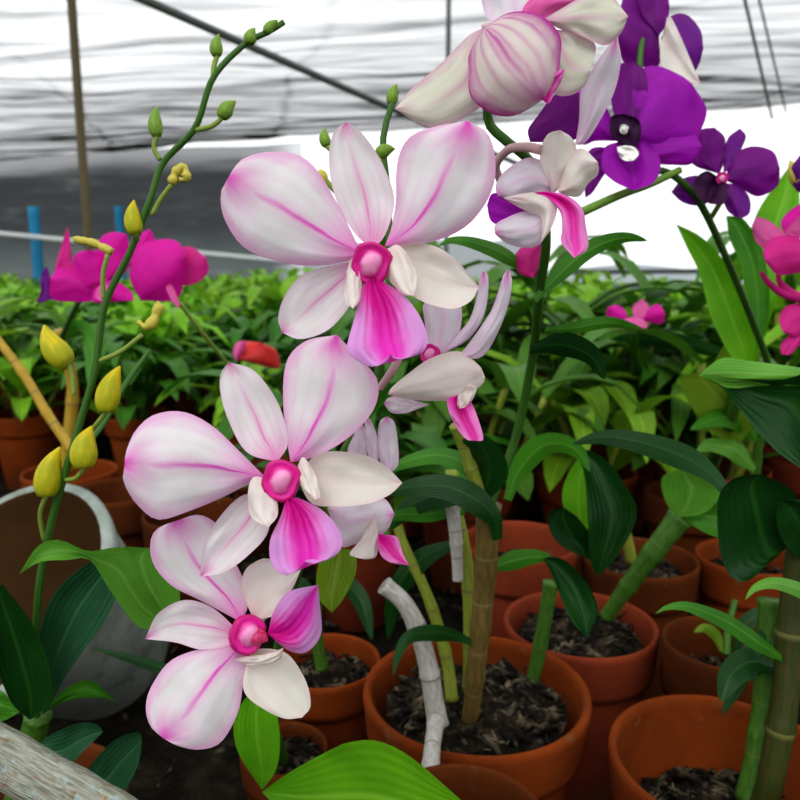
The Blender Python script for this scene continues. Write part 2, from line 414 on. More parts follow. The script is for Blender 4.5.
def column(parent, c, d, r, ax=None, mat='column', name='column'):
    """the waxy column at the heart of a flower: ring-like hood round a pale anther cap"""
    o = U(c[0], c[1], d); ax = (CAM-o).normalized() if ax is None else ax.normalized()
    prof = [(.001, .62), (.25, .58), (.42, .44), (.52, .22), (.58, .02), (.68, .06), (.82, .22), (.94, .16), (1.0, -.05), (.92, -.5), (.7, -1.1), (.4, -1.6), (.001, -1.8)]
    b = MB(); b.lathe([(a*r, z*r) for a, z in prof], o, ax, 24)
    for i, q in enumerate(b.v):
        v = Vector(q)-o; up = VU.dot(v)/r; rt = VR.dot(v)/r
        v = v - VU*(.18*r if up < -.4 else 0) + ax*(.22*r*max(0, up)) - ax*(.45*r*max(0, -up-.45)) + VR*(.08*r*math.sin(up*5))
        b.v[i] = tuple(o + v*(1+.07*mnoise.noise(Vector((rt*1.8, up*1.8, r*900)))))
    return b.obj(name, mat, parent)

# ------------------------------------------------------------------ the setting
def struct(name, o):
    o['kind'] = 'structure'; return o
b = MB(); b.grid([[Vector((x, y, .006*mnoise.noise(Vector((x*3, y*3, 0))) - .006)) for x in [-14+28*i/60 for i in range(61)]] for y in [-3+21*j/60 for j in range(61)]])
struct('floor', b.obj('floor', 'ground'))
# roof of shade net: sags between its wires, far edge runs obliquely
rows = []
for j in range(70):
    t = j/69; row = []
    for i in range(90):
        x = -20+30*i/89; ye = 7.5-.387*(x-6); y = -5+(ye+5)*t
        z = 2.02 + .05*math.sin(y*2.1+.5*x) + .05*mnoise.noise(Vector((x*.5, y*1.4, 3))) + .03*mnoise.noise(Vector((x*1.5, y*4, 5)))
        row.append(Vector((x, y, z)))
    rows.append(row)
b = MB(); b.grid(rows); struct('ceiling', b.obj('ceiling', 'roof'))
# dark side net on the left, hanging under the far roof edge
rows = []
for j in range(16):
    t = j/15; row = []
    for i in range(60):
        x = -19.5+18.25*i/59; y = 7.5-.387*(x-6)-.15
        top = 2.02 - .06*sst(-4.2, -1.6, x)
        row.append(Vector((x, y+.05*math.sin(x*4+t*3), -.004+top*t)))
    rows.append(row)
b = MB(); b.grid(rows); struct('wall_back', b.obj('wall_back', 'wallnet'))
rows = []
for j in range(8):
    row = []
    for i in range(40):
        x = -1.3+3.0*i/39; y = 10.1-.30*x
        row.append(Vector((x, y, -.004+(.72+.03*math.sin(x*5))*j/7)))
    rows.append(row)
b = MB(); b.grid(rows); struct('wall_back_low', b.obj('wall_back_low', 'farnet'))
rows = []
for j in range(8):
    row = []
    for i in range(40):
        x = 1.7+8*i/39; y = 11.5
        row.append(Vector((x, y, -.004+(.38+.05*math.sin(x*2.3))*j/7)))
    rows.append(row)
b = MB(); b.grid(rows); struct('wall_right_low', b.obj('wall_right_low', 'farnet'))
lt = MB(); rl = random.Random(9)
for k in range(900):
    p = Vector((rl.uniform(-.45, .6), rl.uniform(.28, 1.3), .006)); a = rl.random()*6.28; L = rl.uniform(.01, .05); d = Vector((math.cos(a), math.sin(a), rl.uniform(-.05, .25)))
    lt.tube([p-d*L*.5, p+Vector((rl.uniform(-.004, .004), 0, .003)), p+d*L*.5], [.0012, rl.uniform(.001, .0035), .0008], 5)
lo = tag(lt.obj('root_litter', 'chips'), 'dried roots and bark scraps littering the dark ground between the pots', 'litter'); lo['kind'] = 'stuff'
# posts, cables and rails
def bar(name, mat, p, q, r, label, cat, group=None, n=14, sag=0):
    pts = [p.lerp(q, i/(n-1)) - Vector((0, 0, sag*math.sin(PI*i/(n-1)))) for i in range(n)]
    mb = MB(); mb.tube(pts, r, 10)
    return tag(mb.obj(name, mat), label, cat, group)
def ground_at(x, d):
    p = U(x, 266, d); return Vector((p.x, p.y, 0))
p = ground_at(90, 3.2)
bar('support_post', 'pole', p+Vector((0, 0, -.01)), p+Vector((0, 0, 2.06)), .018, 'thin rusty brown post rising through the upper left of the greenhouse', 'post')
p = ground_at(446, 5.0)
bar('support_post', 'pipe', p+Vector((0, 0, -.01)), p+Vector((0, 0, 2.06)), .016, 'thin dark grey post seen above the topmost white flower', 'post')
for x, d, hh, r, lb in ((38, 8.6, 1.05, .062, 'short blue post at the far left edge, left of the brown post'), (122, 9.4, 1.12, .05, 'blue post in front of the dark netting right of the brown post')):
    p = ground_at(x, d); bar('blue_post', 'blue', p+Vector((0, 0, -.01)), p+Vector((0, 0, hh)), r, lb, 'post', None)
a = U(60, -36, 3.1); q = U(400, 112, 6.2); q2 = U(900, 330, 11)
bar('roof_pipe', 'pipe', U(90, -24, 3.0), U(520, 165, 6.6), .020, 'dark pipe running slantwise under the white roof netting', 'pipe')
bar('roof_rope', 'pipe', U(738, -30, 3.6), U(772, 118, 5.2), .008, 'left one of two grey ropes hanging at the upper right roof', 'rope')
bar('roof_rope', 'pipe', U(752, -30, 3.6), U(786, 112, 5.2), .006, 'right one of two grey ropes hanging at the upper right roof', 'rope')
bar('wooden_rail', 'rail', U(-20, 297, 4.9), U(300, 288, 4.9), .024, 'pale beige rail behind the low green plants on the left', 'rail')
bar('white_rail', 'railw', U(-60, 228, 8.2), U(290, 262, 8.2), .03, 'thin pale pipe in front of the dark side netting', 'pipe')
bar('white_rail', 'railw', U(-60, 300, 7.0), U(110, 296, 7.0), .05, 'low whitish pipe at the far left above the plants', 'pipe')
bar('far_beam', 'pipe', U(560, 272, 9.0), U(860, 270, 9.0), .03, 'grey far beam under the bright opening at right', 'beam')

# ------------------------------------------------------------------ flowers A, B, C, D, E : the white orchid in front
P0 = U(284, 748, .50)
hp = .135
white = thing('potted_orchid', 'orchid in front with white and magenta flowers stacked down the middle of the picture', 'potted orchid', Vector((P0.x, P0.y, 0)))
R0 = .036*1.0
pot_parts(white, .029, P0.z, 'claydk', .12, px_seed=11)
def flower(parent, at, label):
    return part_empty('flower', parent, at, label)
def pet(fl, nm, mt, base, L, tip, R, db, dt, **k):
    return petal(nm, fl, mt, base[0] if isinstance(base, list) else base, L, tip[0] if isinstance(tip, list) else tip, R, db, dt, **k)

# A
z = Z(200, 100, 2.5)
fa = flower(white, U(372, 260, .235), 'largest wide open white flower with pink edged petals')
pet(fa, 'petal', 'white', z(400, 375), z(345, 262, 290, 172, 240, 136, 165, 130, 105, 148, 82, 176, 76, 187), z(86, 200), z(64, 206, 51, 240, 62, 300, 112, 370, 205, 406, 300, 414, 385, 398), .2375, .226, cup=.006, bend=-.004)
pet(fa, 'petal', 'white', z(462, 365), z(478, 320, 490, 250, 490, 190, 500, 130, 530, 88, 590, 66), z(668, 52), z(718, 82, 738, 145, 732, 220, 692, 290, 640, 332, 570, 357, 505, 365), .2375, .228, cup=.006, bend=-.004)
pet(fa, 'sepal', 'whitesep', z(430, 372), z(388, 335, 345, 262, 324, 180, 325, 112, 340, 72), z(365, 56), z(395, 72, 440, 130, 474, 200, 486, 255, 474, 310, 455, 350), .240, .243, cup=-.004, bend=.002)
pet(fa, 'sepal', 'cream', z(460, 390), z(512, 360, 580, 363, 632, 392, 668, 430), z(697, 466), z(680, 500, 640, 521, 592, 516, 540, 495, 490, 445), .2395, .236, cup=-.005, bend=.001)
pet(fa, 'sepal', 'whitesep', z(405, 402), z(335, 412, 255, 438, 212, 490, 195, 545), z(206, 582), z(250, 598, 312, 580, 356, 540, 385, 490), .2395, .242, cup=-.004, bend=.001)
pet(fa, 'lip', 'lip', z(432, 440), z(405, 470, 386, 545, 368, 612, 376, 638, 432, 668), z(476, 636), z(500, 646, 552, 634, 569, 600, 552, 545, 512, 490, 465, 458), .232, .214, groove=.005, cup=.004, bend=-.003)
pet(fa, 'lip_lobe', 'cream', z(398, 392), z(375, 400, 364, 450, 362, 500), z(382, 522), z(398, 505, 404, 470, 402, 430), .233, .224, cup=.003)
pet(fa, 'lip_lobe', 'cream', z(468, 372), z(495, 362, 525, 395, 542, 440), z(536, 490), z(510, 488, 488, 468, 470, 440), .233, .224, cup=.003)
column(fa, (371.5, 262), .231, .0062)
# B
z = Z(100, 320, 2.424)
fb = flower(white, U(281, 479, .235), 'wide open white flower directly below the largest one, left lobe pink tipped')
pet(fb, 'petal', 'white', z(400, 380), z(332, 312, 270, 255, 200, 222, 130, 230, 86, 268, 66, 310, 60, 332), z(72, 350), z(55, 372, 62, 405, 92, 450, 140, 484, 212, 465, 290, 433, 352, 402), .2375, .229, cup=.006, bend=-.004)
pet(fb, 'petal', 'white', z(462, 345), z(452, 285, 444, 205, 446, 130, 462, 82, 505, 48), z(574, 36), z(640, 102, 674, 150, 666, 212, 620, 270, 562, 312, 510, 335), .2375, .2365, cup=.005, bend=-.003)
pet(fb, 'sepal', 'whitesep', z(430, 345), z(355, 320, 310, 240, 291, 170, 294, 126), z(314, 103), z(370, 120, 420, 180, 446, 240, 456, 300), .240, .242, cup=-.004, bend=.002)
pet(fb, 'sepal', 'cream', z(475, 375), z(530, 324, 600, 320, 662, 335, 706, 366), z(733, 395), z(700, 425, 645, 446, 570, 452, 510, 442), .239, .2355, cup=-.004, bend=.001)
pet(fb, 'sepal', 'whitesep', z(415, 420), z(345, 425, 288, 480, 252, 545), z(243, 622), z(300, 612, 360, 570, 408, 512), .2395, .241, cup=-.004, bend=.001)
pet(fb, 'lip', 'lip', z(452, 425), z(438, 475, 412, 535, 416, 592, 452, 619), z(492, 592), z(505, 580, 552, 581, 585, 553, 580, 510, 540, 462, 490, 435), .232, .216, groove=.005, cup=.004, bend=-.003)
pet(fb, 'lip_lobe', 'cream', z(412, 385), z(370, 382, 358, 430, 368, 480), z(408, 503), z(430, 475, 430, 440, 420, 410), .233, .223, cup=.003)
pet(fb, 'lip_lobe', 'cream', z(480, 350), z(494, 332, 520, 370, 534, 425), z(522, 436), z(500, 420, 486, 400, 476, 380), .233, .224, cup=.003)
column(fb, (281.5, 479), .231, .0060)
# C
z = Z(0, 450, 2.2857)
fc = flower(white, U(249, 632, .248), 'lowest white flower facing right with a magenta tipped round lower petal')
pet(fc, 'petal', 'white', z(548, 392), z(460, 345, 392, 310, 350, 260, 344, 208, 362, 178), z(408, 160), z(455, 148, 500, 175, 535, 250, 562, 310, 566, 360), .2510, .246, cup=.004, bend=.002)
pet(fc, 'petal', 'white', z(552, 440), z(485, 448, 395, 478, 346, 540, 333, 590, 344, 632), z(372, 658), z(405, 676, 455, 685, 505, 668, 544, 600, 556, 530, 564, 478), .2500, .240, cup=.005, bend=-.003)
pet(fc, 'sepal', 'whitesep', z(550, 418), z(485, 360, 420, 343, 360, 375), z(332, 432), z(400, 440, 460, 456, 525, 446), .2515, .247, cup=-.003, bend=.001)
pet(fc, 'sepal', 'cream', z(580, 388), z(552, 320, 560, 275, 585, 255, 612, 248), z(690, 268), z(672, 310, 650, 345, 628, 378), .2515, .249, cup=-.003)
pet(fc, 'sepal', 'cream', z(575, 455), z(556, 520, 562, 560, 602, 592, 650, 614), z(690, 612), z(710, 585, 700, 530, 664, 472, 625, 455), .2510, .246, cup=-.003)
pet(fc, 'lip', 'lip', z(612, 420), z(626, 368, 660, 324), z(727, 308), z(731, 350, 734, 420, 702, 462, 668, 462, 640, 445), .245, .234, groove=.003, cup=.004)
pet(fc, 'lip_lobe', 'cream', z(535, 478), z(570, 470, 610, 466), z(648, 452), z(640, 478, 600, 492, 560, 490), .245, .240, cup=.002)
column(fc, (248, 633), .245, .0060, ax=(CAM-U(248, 633, .245)).normalized()+Vector((.35, 0, -.1)))
bud('throat', fc, 'throat', (252, 638), (268, 641), .0032, .2448, .2436)
# D
z = Z(380, 230, 3.636)
fd = flower(white, U(440, 352, .262), 'white flower seen from the side, tucked right of the largest flower')
pet(fd, 'petal', 'lav', z(180, 455), z(168, 400, 162, 330, 158, 270), z(215, 232), z(292, 270, 290, 370, 250, 440), .264, .266, cup=.003)
pet(fd, 'sepal', 'lav', z(225, 450), z(270, 390, 322, 330, 350, 250, 362, 175), z(375, 150), z(394, 172, 390, 260, 368, 335, 312, 405), .263, .262, cup=.004)
pet(fd, 'petal', 'lav', z(280, 465), z(328, 405, 400, 300, 430, 222, 448, 165), z(466, 142), z(480, 182, 470, 260, 430, 370, 370, 462), .261, .256, cup=.004)
pet(fd, 'sepal', 'lav', z(180, 635), z(120, 618, 60, 605, 30, 610), z(14, 632), z(40, 664, 85, 667, 130, 655), .264, .262, cup=.002)
pet(fd, 'sepal', 'cream', z(368, 500), z(330, 465, 280, 440, 185, 465, 105, 520, 45, 570), z(28, 598), z(100, 616, 200, 622, 300, 616, 350, 580, 382, 545), .260, .254, cup=.007, bend=-.004)
pet(fd, 'lip_lobe', 'cream', z(320, 560), z(290, 590, 280, 630), z(290, 650), z(320, 640, 345, 600, 350, 570), .256, .255, cup=.002)
pet(fd, 'lip', 'lipside', z(285, 600), z(250, 612, 243, 630, 262, 690, 310, 758), z(345, 766), z(376, 760, 352, 672, 325, 618), .258, .250, groove=.004)
stem('pedicel', fd, 'pedicel', [(402, 346, .262), (395, 366, .264), (380, 388, .272)], .0016, .0014)
column(fd, (430, 354), .2625, .0035, ax=Vector((-.3, -.8, .3)))
# E
z = Z(320, 390, 4)
fe = flower(white, U(375, 520, .262), 'white flower turned sideways, half hidden behind the second flower')
pet(fe, 'petal', 'lav', z(150, 300), z(110, 250, 130, 190, 155, 140), z(168, 130), z(186, 180, 190, 240, 185, 290), .264, .265)
pet(fe, 'sepal', 'lav', z(200, 300), z(190, 240, 180, 160, 178, 120), z(188, 105), z(210, 135, 232, 200, 232, 280), .263, .262)
pet(fe, 'petal', 'lav', z(270, 340), z(236, 270, 232, 180, 240, 125), z(268, 105), z(298, 130, 312, 210, 312, 300), .262, .258, cup=.004)
pet(fe, 'sepal', 'lav', z(30, 470), z(110, 440, 200, 420, 265, 440), z(298, 495), z(270, 560, 220, 590, 130, 620, 80, 620), .262, .258, cup=.006, bend=-.002)
pet(fe, 'lip_lobe', 'cream', z(222, 490), z(190, 540, 160, 600, 118, 655), z(150, 672), z(190, 678, 228, 660, 232, 560), .257, .254, cup=.003)
pet(fe, 'lip', 'lipside', z(235, 575), z(230, 620, 250, 670, 300, 695), z(355, 700), z(330, 650, 310, 590, 270, 580), .258, .252, groove=.003)
stem('pedicel', fe, 'pedg', [(352, 515, .265), (335, 530, .285), (322, 520, .30)], .0015, .0014)
# pedicels of the open flowers reach back to the spike behind them
for fl, c, d, s in ((fa, (372, 262), .238, (385, 330, .292)), (fb, (281, 479), .238, (322, 500, .300)), (fc, (249, 632), .250, (285, 610, .312))):
    stem('pedicel', fl, 'pedicel', [(c[0], c[1], d), ((c[0]*.5+s[0]*.5), c[1]*.5+s[1]*.5-8, d*.6+s[2]*.4), s], .0017, .0014)
stem('flower_spike', white, 'spike', [(274, 765, .48), (266, 740, .44), (266, 720, .40), (276, 660, .330), (292, 590, .310), (330, 480, .298), (372, 398, .292), (388, 300, .29), (388, 200, .29), (383, 140, .29), (396, 92, .292)], .0030, .0012, n=70)
bud('bud', white, 'bud', (392, 104), (397, 84), .0026, .292)
bud('bud', white, 'bud', (327, 146), (325, 128), .0024, .288, stalk=[(386, 190, .29), (350, 165, .289)])
bud('bud', white, 'bud', (378, 155), (395, 149), .0030, .289, stalk=[(388, 185, .29)])
bud('bud', white, 'budw', (318, 172), (325, 186), .0024, .288, stalk=[(388, 230, .29), (345, 200, .289)])
stem('cane', white, 'canegreen', [(282, 762, .50), (276, 745, .485), (268, 715, .46)], .0058, .0045, nodes=2)
Zl = Z(0, 0, 1)
petal('leaf', white, 'leafb', (262, 790), [(238, 752), (234, 722), (244, 700)], (256, 690), [(274, 705), (280, 740), (276, 770)], .385, .36, cup=-.008, bend=-.01)
petal('leaf', white, 'leafb', (262, 792), [(290, 772), (330, 750), (350, 742), (378, 741), (412, 758)], (468, 806), [(430, 850), (360, 850), (300, 830)], .385, .245, cup=-.012, bend=-.01, label='broad bright green leaf at the bottom edge')
petal('leaf', white, 'leafy', (340, 548), [(322, 556), (316, 580), (320, 600)], (332, 613), [(344, 598), (356, 572), (354, 552)], .31, .305, cup=-.006)
blade('leaf', white, 'leafd', [(266, 735, .372), (240, 720, .39), (205, 690, .41), (160, 668, .42), (118, 655, .43), (92, 648, .435)], .0042, label='narrow dark leaf pointing left')

# ------------------------------------------------------------------ the orchid with the thick tan cane (central pot), flowers F and G
P1 = U(476, 688, .47)
tan = thing('potted_orchid', 'orchid with thick tan cane in the terracotta pot at bottom centre, its pale flowers topmost', 'potted orchid', Vector((P1.x, P1.y, 0)))
pot_parts(tan, .070, P1.z, 'clay', .10, rimh=.235, chips=190, px_seed=3)
stem('cane', tan, 'cane', [(470, 722, .455), (478, 650, .430), (484, 590, .418), (487, 545, .405), (488, 505, .40)], .0054, .0070, nodes=4, label='thick tan main cane')
stem('cane', tan, 'caney', [(452, 700, .47), (446, 655, .47), (428, 597, .465), (404, 545, .46), (396, 520, .46)], .0042, .0030, nodes=4)
stem('cane', tan, 'caney', [(470, 690, .48), (470, 610, .462), (466, 560, .455), (455, 505, .45), (452, 470, .45)], .0050, .0038, nodes=4)
stem('cane', tan, 'canew', [(438, 725, .435), (434, 700, .435), (428, 665, .432), (418, 630, .428), (404, 603, .426), (384, 585, .424)], .0062, .0050, nodes=3, label='dry papery white cane')
stem('cane', tan, 'canew', [(458, 580, .444), (456, 540, .440), (452, 505, .438)], .0032, .0044, nodes=2)
stem('cane', tan, 'caney', [(484, 512, .402), (475, 480, .398), (463, 445, .39), (455, 425, .385)], .0046, .0030, nodes=2)
stem('cane', tan, 'canegreen', [(525, 705, .50), (534, 675, .497), (543, 630, .49), (551, 582, .485)], .0045, .0050, nodes=2)
stem('flower_spike', tan, 'spike', [(487, 512, .402), (515, 440, .40), (532, 360, .375), (540, 290, .335), (546, 235, .315), (535, 170, .305), (505, 140, .300), (490, 125, .300), (488, 100, .295), (500, 60, .29)], .0026, .0018, n=70)
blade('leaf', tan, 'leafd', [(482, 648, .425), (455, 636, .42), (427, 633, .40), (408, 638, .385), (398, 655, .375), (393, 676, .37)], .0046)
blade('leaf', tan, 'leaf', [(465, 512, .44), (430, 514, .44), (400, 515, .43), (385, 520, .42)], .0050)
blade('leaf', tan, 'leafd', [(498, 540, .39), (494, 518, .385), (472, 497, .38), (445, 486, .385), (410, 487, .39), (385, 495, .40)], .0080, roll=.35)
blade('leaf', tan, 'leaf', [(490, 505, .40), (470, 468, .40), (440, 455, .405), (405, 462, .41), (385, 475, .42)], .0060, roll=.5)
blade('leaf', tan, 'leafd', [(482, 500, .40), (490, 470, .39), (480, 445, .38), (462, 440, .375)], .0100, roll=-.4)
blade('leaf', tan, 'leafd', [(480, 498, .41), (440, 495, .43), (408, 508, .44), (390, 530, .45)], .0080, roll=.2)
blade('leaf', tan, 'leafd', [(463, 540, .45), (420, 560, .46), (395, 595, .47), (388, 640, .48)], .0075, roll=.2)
blade('leaf', tan, 'leaf', [(508, 500, .47), (518, 473, .47), (540, 448, .465), (560, 444, .46), (578, 452, .455), (590, 472, .45)], .0085, roll=.45)
blade('leaf', tan, 'leaf', [(490, 570, .415), (510, 562, .42), (537, 557, .42), (555, 560, .42)], .0060, roll=.4)
petal('leaf', tan, 'leafd', (543, 558), [(560, 558), (578, 572), (592, 592), (598, 612)], (588, 638), [(572, 622), (562, 600), (552, 575)], .42, .41, cup=-.006)
blade('leaf', tan, 'leaf', [(535, 300, .33), (548, 286, .335), (578, 258, .345), (605, 243, .355), (628, 238, .36), (648, 241, .365)], .0052, roll=.5, label='arching green leaf right of the topmost flowers')
blade('leaf', tan, 'leaf', [(545, 330, .345), (575, 328, .36), (610, 323, .375), (645, 330, .39)], .0040, roll=.5)
blade('leaf', tan, 'leaf', [(535, 275, .34), (505, 255, .33), (475, 243, .32), (452, 240, .32), (438, 246, .32)], .0038, roll=.5)
blade('leaf', tan, 'leafd', [(530, 350, .36), (560, 345, .36), (590, 356, .36), (605, 380, .36)], .0075, roll=.6)
# F
z = Z(380, 0, 3.077)
ff = flower(tan, U(520, 30, .25), 'topmost pale flower seen from behind with purple veins')
pet(ff, 'sepal', 'greenish', z(320, 85), z(270, 112, 182, 200, 95, 275), z(46, 335), z(118, 380, 185, 392, 270, 356, 330, 300, 345, 180), .254, .240, cup=.006)
pet(ff, 'sepal', 'greenish', z(500, 60), z(560, 25, 640, -20, 700, -25), z(764, 50), z(742, 102, 692, 140, 622, 112, 555, 90), .254, .250, cup=.004)
pet(ff, 'petal', 'greenish', z(535, 90), z(600, 100, 662, 136), z(652, 200), z(632, 260, 590, 292, 535, 285, 520, 190), .256, .257, cup=.003)
pet(ff, 'petal', 'lav', z(420, 60), z(345, 70, 316, 20, 318, -40), z(380, -90), z(470, -60, 510, 0, 480, 50), .256, .262, cup=.004)
pet(ff, 'petal', 'pinkpale', z(430, 60), z(450, 10, 520, -50, 600, -70), z(640, -40), z(600, 15, 540, 40, 490, 65), .2555, .258, cup=.003)
pet(ff, 'sepal', 'backpetal', z(322, 84), z(400, 38, 490, 44, 552, 105, 556, 170, 545, 235), z(505, 305), z(420, 354, 350, 352, 290, 312, 264, 250, 275, 165), .250, .247, cup=.010, bend=-.010)
pet(ff, 'lip', 'lipside', z(500, 308), z(500, 270, 520, 230), z(568, 212), z(558, 250, 540, 280, 520, 318), .248, .246, cup=.003)
stem('pedicel', ff, 'pedicel', [(486, 24, .254), (490, 60, .262), (489, 95, .290)], .0016, .0014)
# G
z = Z(460, 130, 5)
fg = flower(tan, U(540, 190, .27), 'pale flower in profile with a hanging hot pink lip, below the topmost one')
pet(fg, 'sepal', 'purple', z(350, 60), z(340, 0, 380, -60, 480, -180), z(590, -190), z(640, -60, 600, 30, 520, 60), .280, .283, cup=.003)
pet(fg, 'petal', 'lav', Z(380, 0, 3.077)(600, 445)[0], Z(380, 0, 3.077)(612, 370, 620, 270, 665, 195, 712, 128), Z(380, 0, 3.077)(728, 112)[0], Z(380, 0, 3.077)(742, 180, 722, 280, 672, 380, 630, 440), .275, .266, cup=.005)
pet(fg, 'sepal', 'lav', z(470, 300), z(450, 200, 400, 150, 330, 140, 230, 200, 180, 270), z(185, 335), z(250, 352, 330, 345, 420, 330), .274, .270, cup=.006, bend=-.003)
pet(fg, 'petal', 'cream', z(460, 310), z(405, 200, 405, 90, 440, 20), z(500, 0), z(560, 40, 580, 110, 520, 210, 490, 300), .272, .264, cup=.005)
pet(fg, 'petal', 'cream', z(490, 310), z(510, 200, 560, 110, 620, 95), z(690, 160), z(690, 220, 640, 270, 600, 330, 540, 330), .270, .265, cup=.006)
pet(fg, 'sepal', 'violet', z(450, 430), z(300, 350, 220, 325, 160, 318), z(135, 375), z(160, 460, 260, 480, 380, 450), .2725, .270)
pet(fg, 'sepal', 'lav', z(470, 420), z(330, 405, 230, 440, 175, 475), z(175, 520), z(240, 570, 340, 590, 410, 560), .271, .266, cup=.005, bend=-.003)
pet(fg, 'lip_lobe', 'cream', z(215, 340), z(290, 385, 360, 418, 408, 445), z(405, 565), z(452, 500, 482, 420, 478, 350, 420, 312, 320, 316), .266, .261, cup=.004)
pet(fg, 'lip', 'lipside', z(370, 312), z(430, 340, 500, 410, 510, 500, 505, 560), z(570, 640), z(640, 590, 628, 470, 610, 390, 540, 330, 450, 308), .266, .255, groove=.004, cup=.003)
stem('pedicel', fg, 'pedicel', [(542, 150, .272), (525, 147, .278), (508, 150, .288), (496, 165, .296), (500, 180, .301)], .0018, .0016)
bd = petal('bud', tan, 'rose', (545, 240), [(525, 245), (514, 258), (520, 274)], (533, 278), [(545, 268), (550, 255)], .33, .325, cup=.008, label='dark magenta bud under the profile flower')

# ------------------------------------------------------------------ purple orchid upper right
PH = U(690, 500, .88)
pur = thing('potted_orchid', 'purple flowered orchid at upper right with broad upright bright leaves', 'potted orchid', Vector((PH.x, PH.y, 0)))
pot_parts(pur, .052, .143, 'claydk', px_seed=21)
stem('cane', pur, 'canegreen', [(690, 502, .88), (708, 470, .76), (728, 420, .64), (748, 365, .60)], .0085, .0060, nodes=4)
stem('flower_spike', pur, 'spike', [(748, 372, .60), (768, 368, .57), (750, 315, .53), (725, 255, .49), (705, 212, .46), (690, 190, .45), (668, 172, .445), (640, 160, .44), (640, 60, .45), (650, 0, .46)], .0026, .0018, n=60)
stem('flower_stalk', pur, 'spikel', [(582, 212, .43), (620, 195, .432), (650, 184, .436), (680, 170, .44)], .0026, .0020)
z = Z(560, 0, 3.333)
h1 = flower(pur, U(640, 30, .45), 'purple flower with pale throat at the top, partly cut by the frame')
pet(h1, 'petal', 'purple', z(330, 120), z(290, 20, 250, -40, 220, -30), z(190, 60), z(195, 150, 215, 210, 270, 222, 330, 218), .452, .45, cup=.006)
pet(h1, 'petal', 'purple', z(330, 120), z(280, 60, 260, -20, 300, -60), z(350, -40), z(365, 20, 355, 80), .450, .452)
pet(h1, 'petal', 'plum', z(345, 150), z(365, 60, 420, 48, 468, 100), z(478, 160), z(465, 210, 440, 242, 390, 200), .450, .447, cup=.006)
pet(h1, 'lip', 'cream', z(335, 130), z(350, 90, 372, 60), z(468, 275), z(430, 285, 360, 240, 335, 200), .448, .440, groove=.004)
h2 = flower(pur, U(628, 135, .43), 'full face purple flower with white marked throat')
pet(h2, 'sepal', 'purple', z(230, 440), z(180, 380, 170, 280, 200, 215), z(245, 205), z(285, 240, 290, 330, 260, 430), .434, .436, cup=-.004)
pet(h2, 'petal', 'violet', z(240, 460), z(230, 350, 240, 260, 310, 218, 400, 250), z(440, 280), z(488, 360, 472, 430, 440, 480, 340, 490), .432, .425, cup=.008)
pet(h2, 'petal', 'violet', z(200, 470), z(120, 470, 70, 480), z(20, 400), z(0, 320, 80, 290, 150, 350), .434, .436, cup=.006)
pet(h2, 'sepal', 'violet', z(250, 490), z(360, 440, 440, 440), z(474, 490), z(440, 545, 380, 550, 300, 540), .434, .43, cup=.005)
pet(h2, 'sepal', 'purple', z(190, 500), z(120, 490, 85, 520, 80, 600), z(84, 660), z(110, 640, 150, 580, 190, 540), .434, .436)
pet(h2, 'lip', 'violet', z(215, 470), z(150, 490, 140, 560, 180, 605), z(245, 635), z(310, 610, 335, 560, 320, 500, 270, 460), .428, .418, groove=.006, cup=-.004)
pet(h2, 'lip_lobe', 'dark', z(215, 490), z(170, 450, 170, 390), z(215, 380), z(262, 400, 270, 450, 250, 490), .427, .424, cup=-.004)
column(h2, (624, 129), .4225, .0024, mat='callus')
pet(h2, 'callus', 'callus', z(190, 490), z(195, 515, 215, 535), z(245, 535), z(262, 515, 250, 492, 220, 485), .4215, .419)
h3 = flower(pur, U(719, 178, .45), 'dark plum flower on the slanting stem, right of the full face one')
pet(h3, 'petal', 'purple', z(530, 580), z(440, 545, 440, 470, 470, 432), z(515, 425), z(550, 460, 548, 530, 540, 560), .452, .448, cup=.006)
pet(h3, 'sepal', 'plum', z(545, 580), z(545, 520, 560, 460), z(600, 428), z(620, 455, 600, 505, 565, 560), .4535, .456)
pet(h3, 'petal', 'purple', z(550, 600), z(575, 520, 640, 488, 710, 505), z(733, 560), z(725, 620, 660, 655, 600, 625), .452, .446, cup=.006)
pet(h3, 'sepal', 'plum', z(530, 600), z(470, 585, 410, 595), z(370, 640), z(410, 675, 470, 685, 515, 655), .452, .45, cup=.004)
pet(h3, 'sepal', 'plum', z(555, 610), z(545, 660, 560, 705), z(602, 730), z(632, 710, 632, 660, 600, 620), .452, .45, cup=.004)
pet(h3, 'lip', 'dark', z(540, 600), z(490, 570, 450, 600, 455, 650), z(500, 680), z(545, 680, 560, 650, 555, 615), .448, .438, groove=.005, cup=-.004)
column(h3, (722, 178), .4455, .0035)
stem('pedicel', h3, 'pedg', [(722, 200, .452), (714, 213, .462), (708, 222, .468)], .0016)
petal('leaf', pur, 'leafb', (748, 366), [(735, 362), (712, 320), (700, 275), (688, 250)], (676, 224), [(700, 236), (722, 258), (742, 290), (756, 340)], .60, .56, cup=-.008, label='broad leaf leaning left behind the slanting stem')
petal('leaf', pur, 'leafb', (752, 372), [(746, 330), (744, 270), (756, 215)], (790, 165), [(800, 200), (790, 260), (770, 320)], .61, .62, cup=-.010, label='upright bright green leaf')
petal('leaf', pur, 'leaf', (745, 360), [(748, 320), (742, 270), (730, 240)], (726, 216), [(745, 220), (765, 260), (768, 320)], .605, .60, cup=-.006)
petal('leaf', pur, 'leafy', (735, 450), [(700, 420), (680, 380)], (700, 372), [(730, 380), (760, 410)], .66, .60, cup=-.006)
petal('leaf', pur, 'leafy', (728, 420), [(718, 400), (712, 370), (728, 340)], (745, 330), [(758, 350), (756, 390)], .64, .62, cup=-.006)

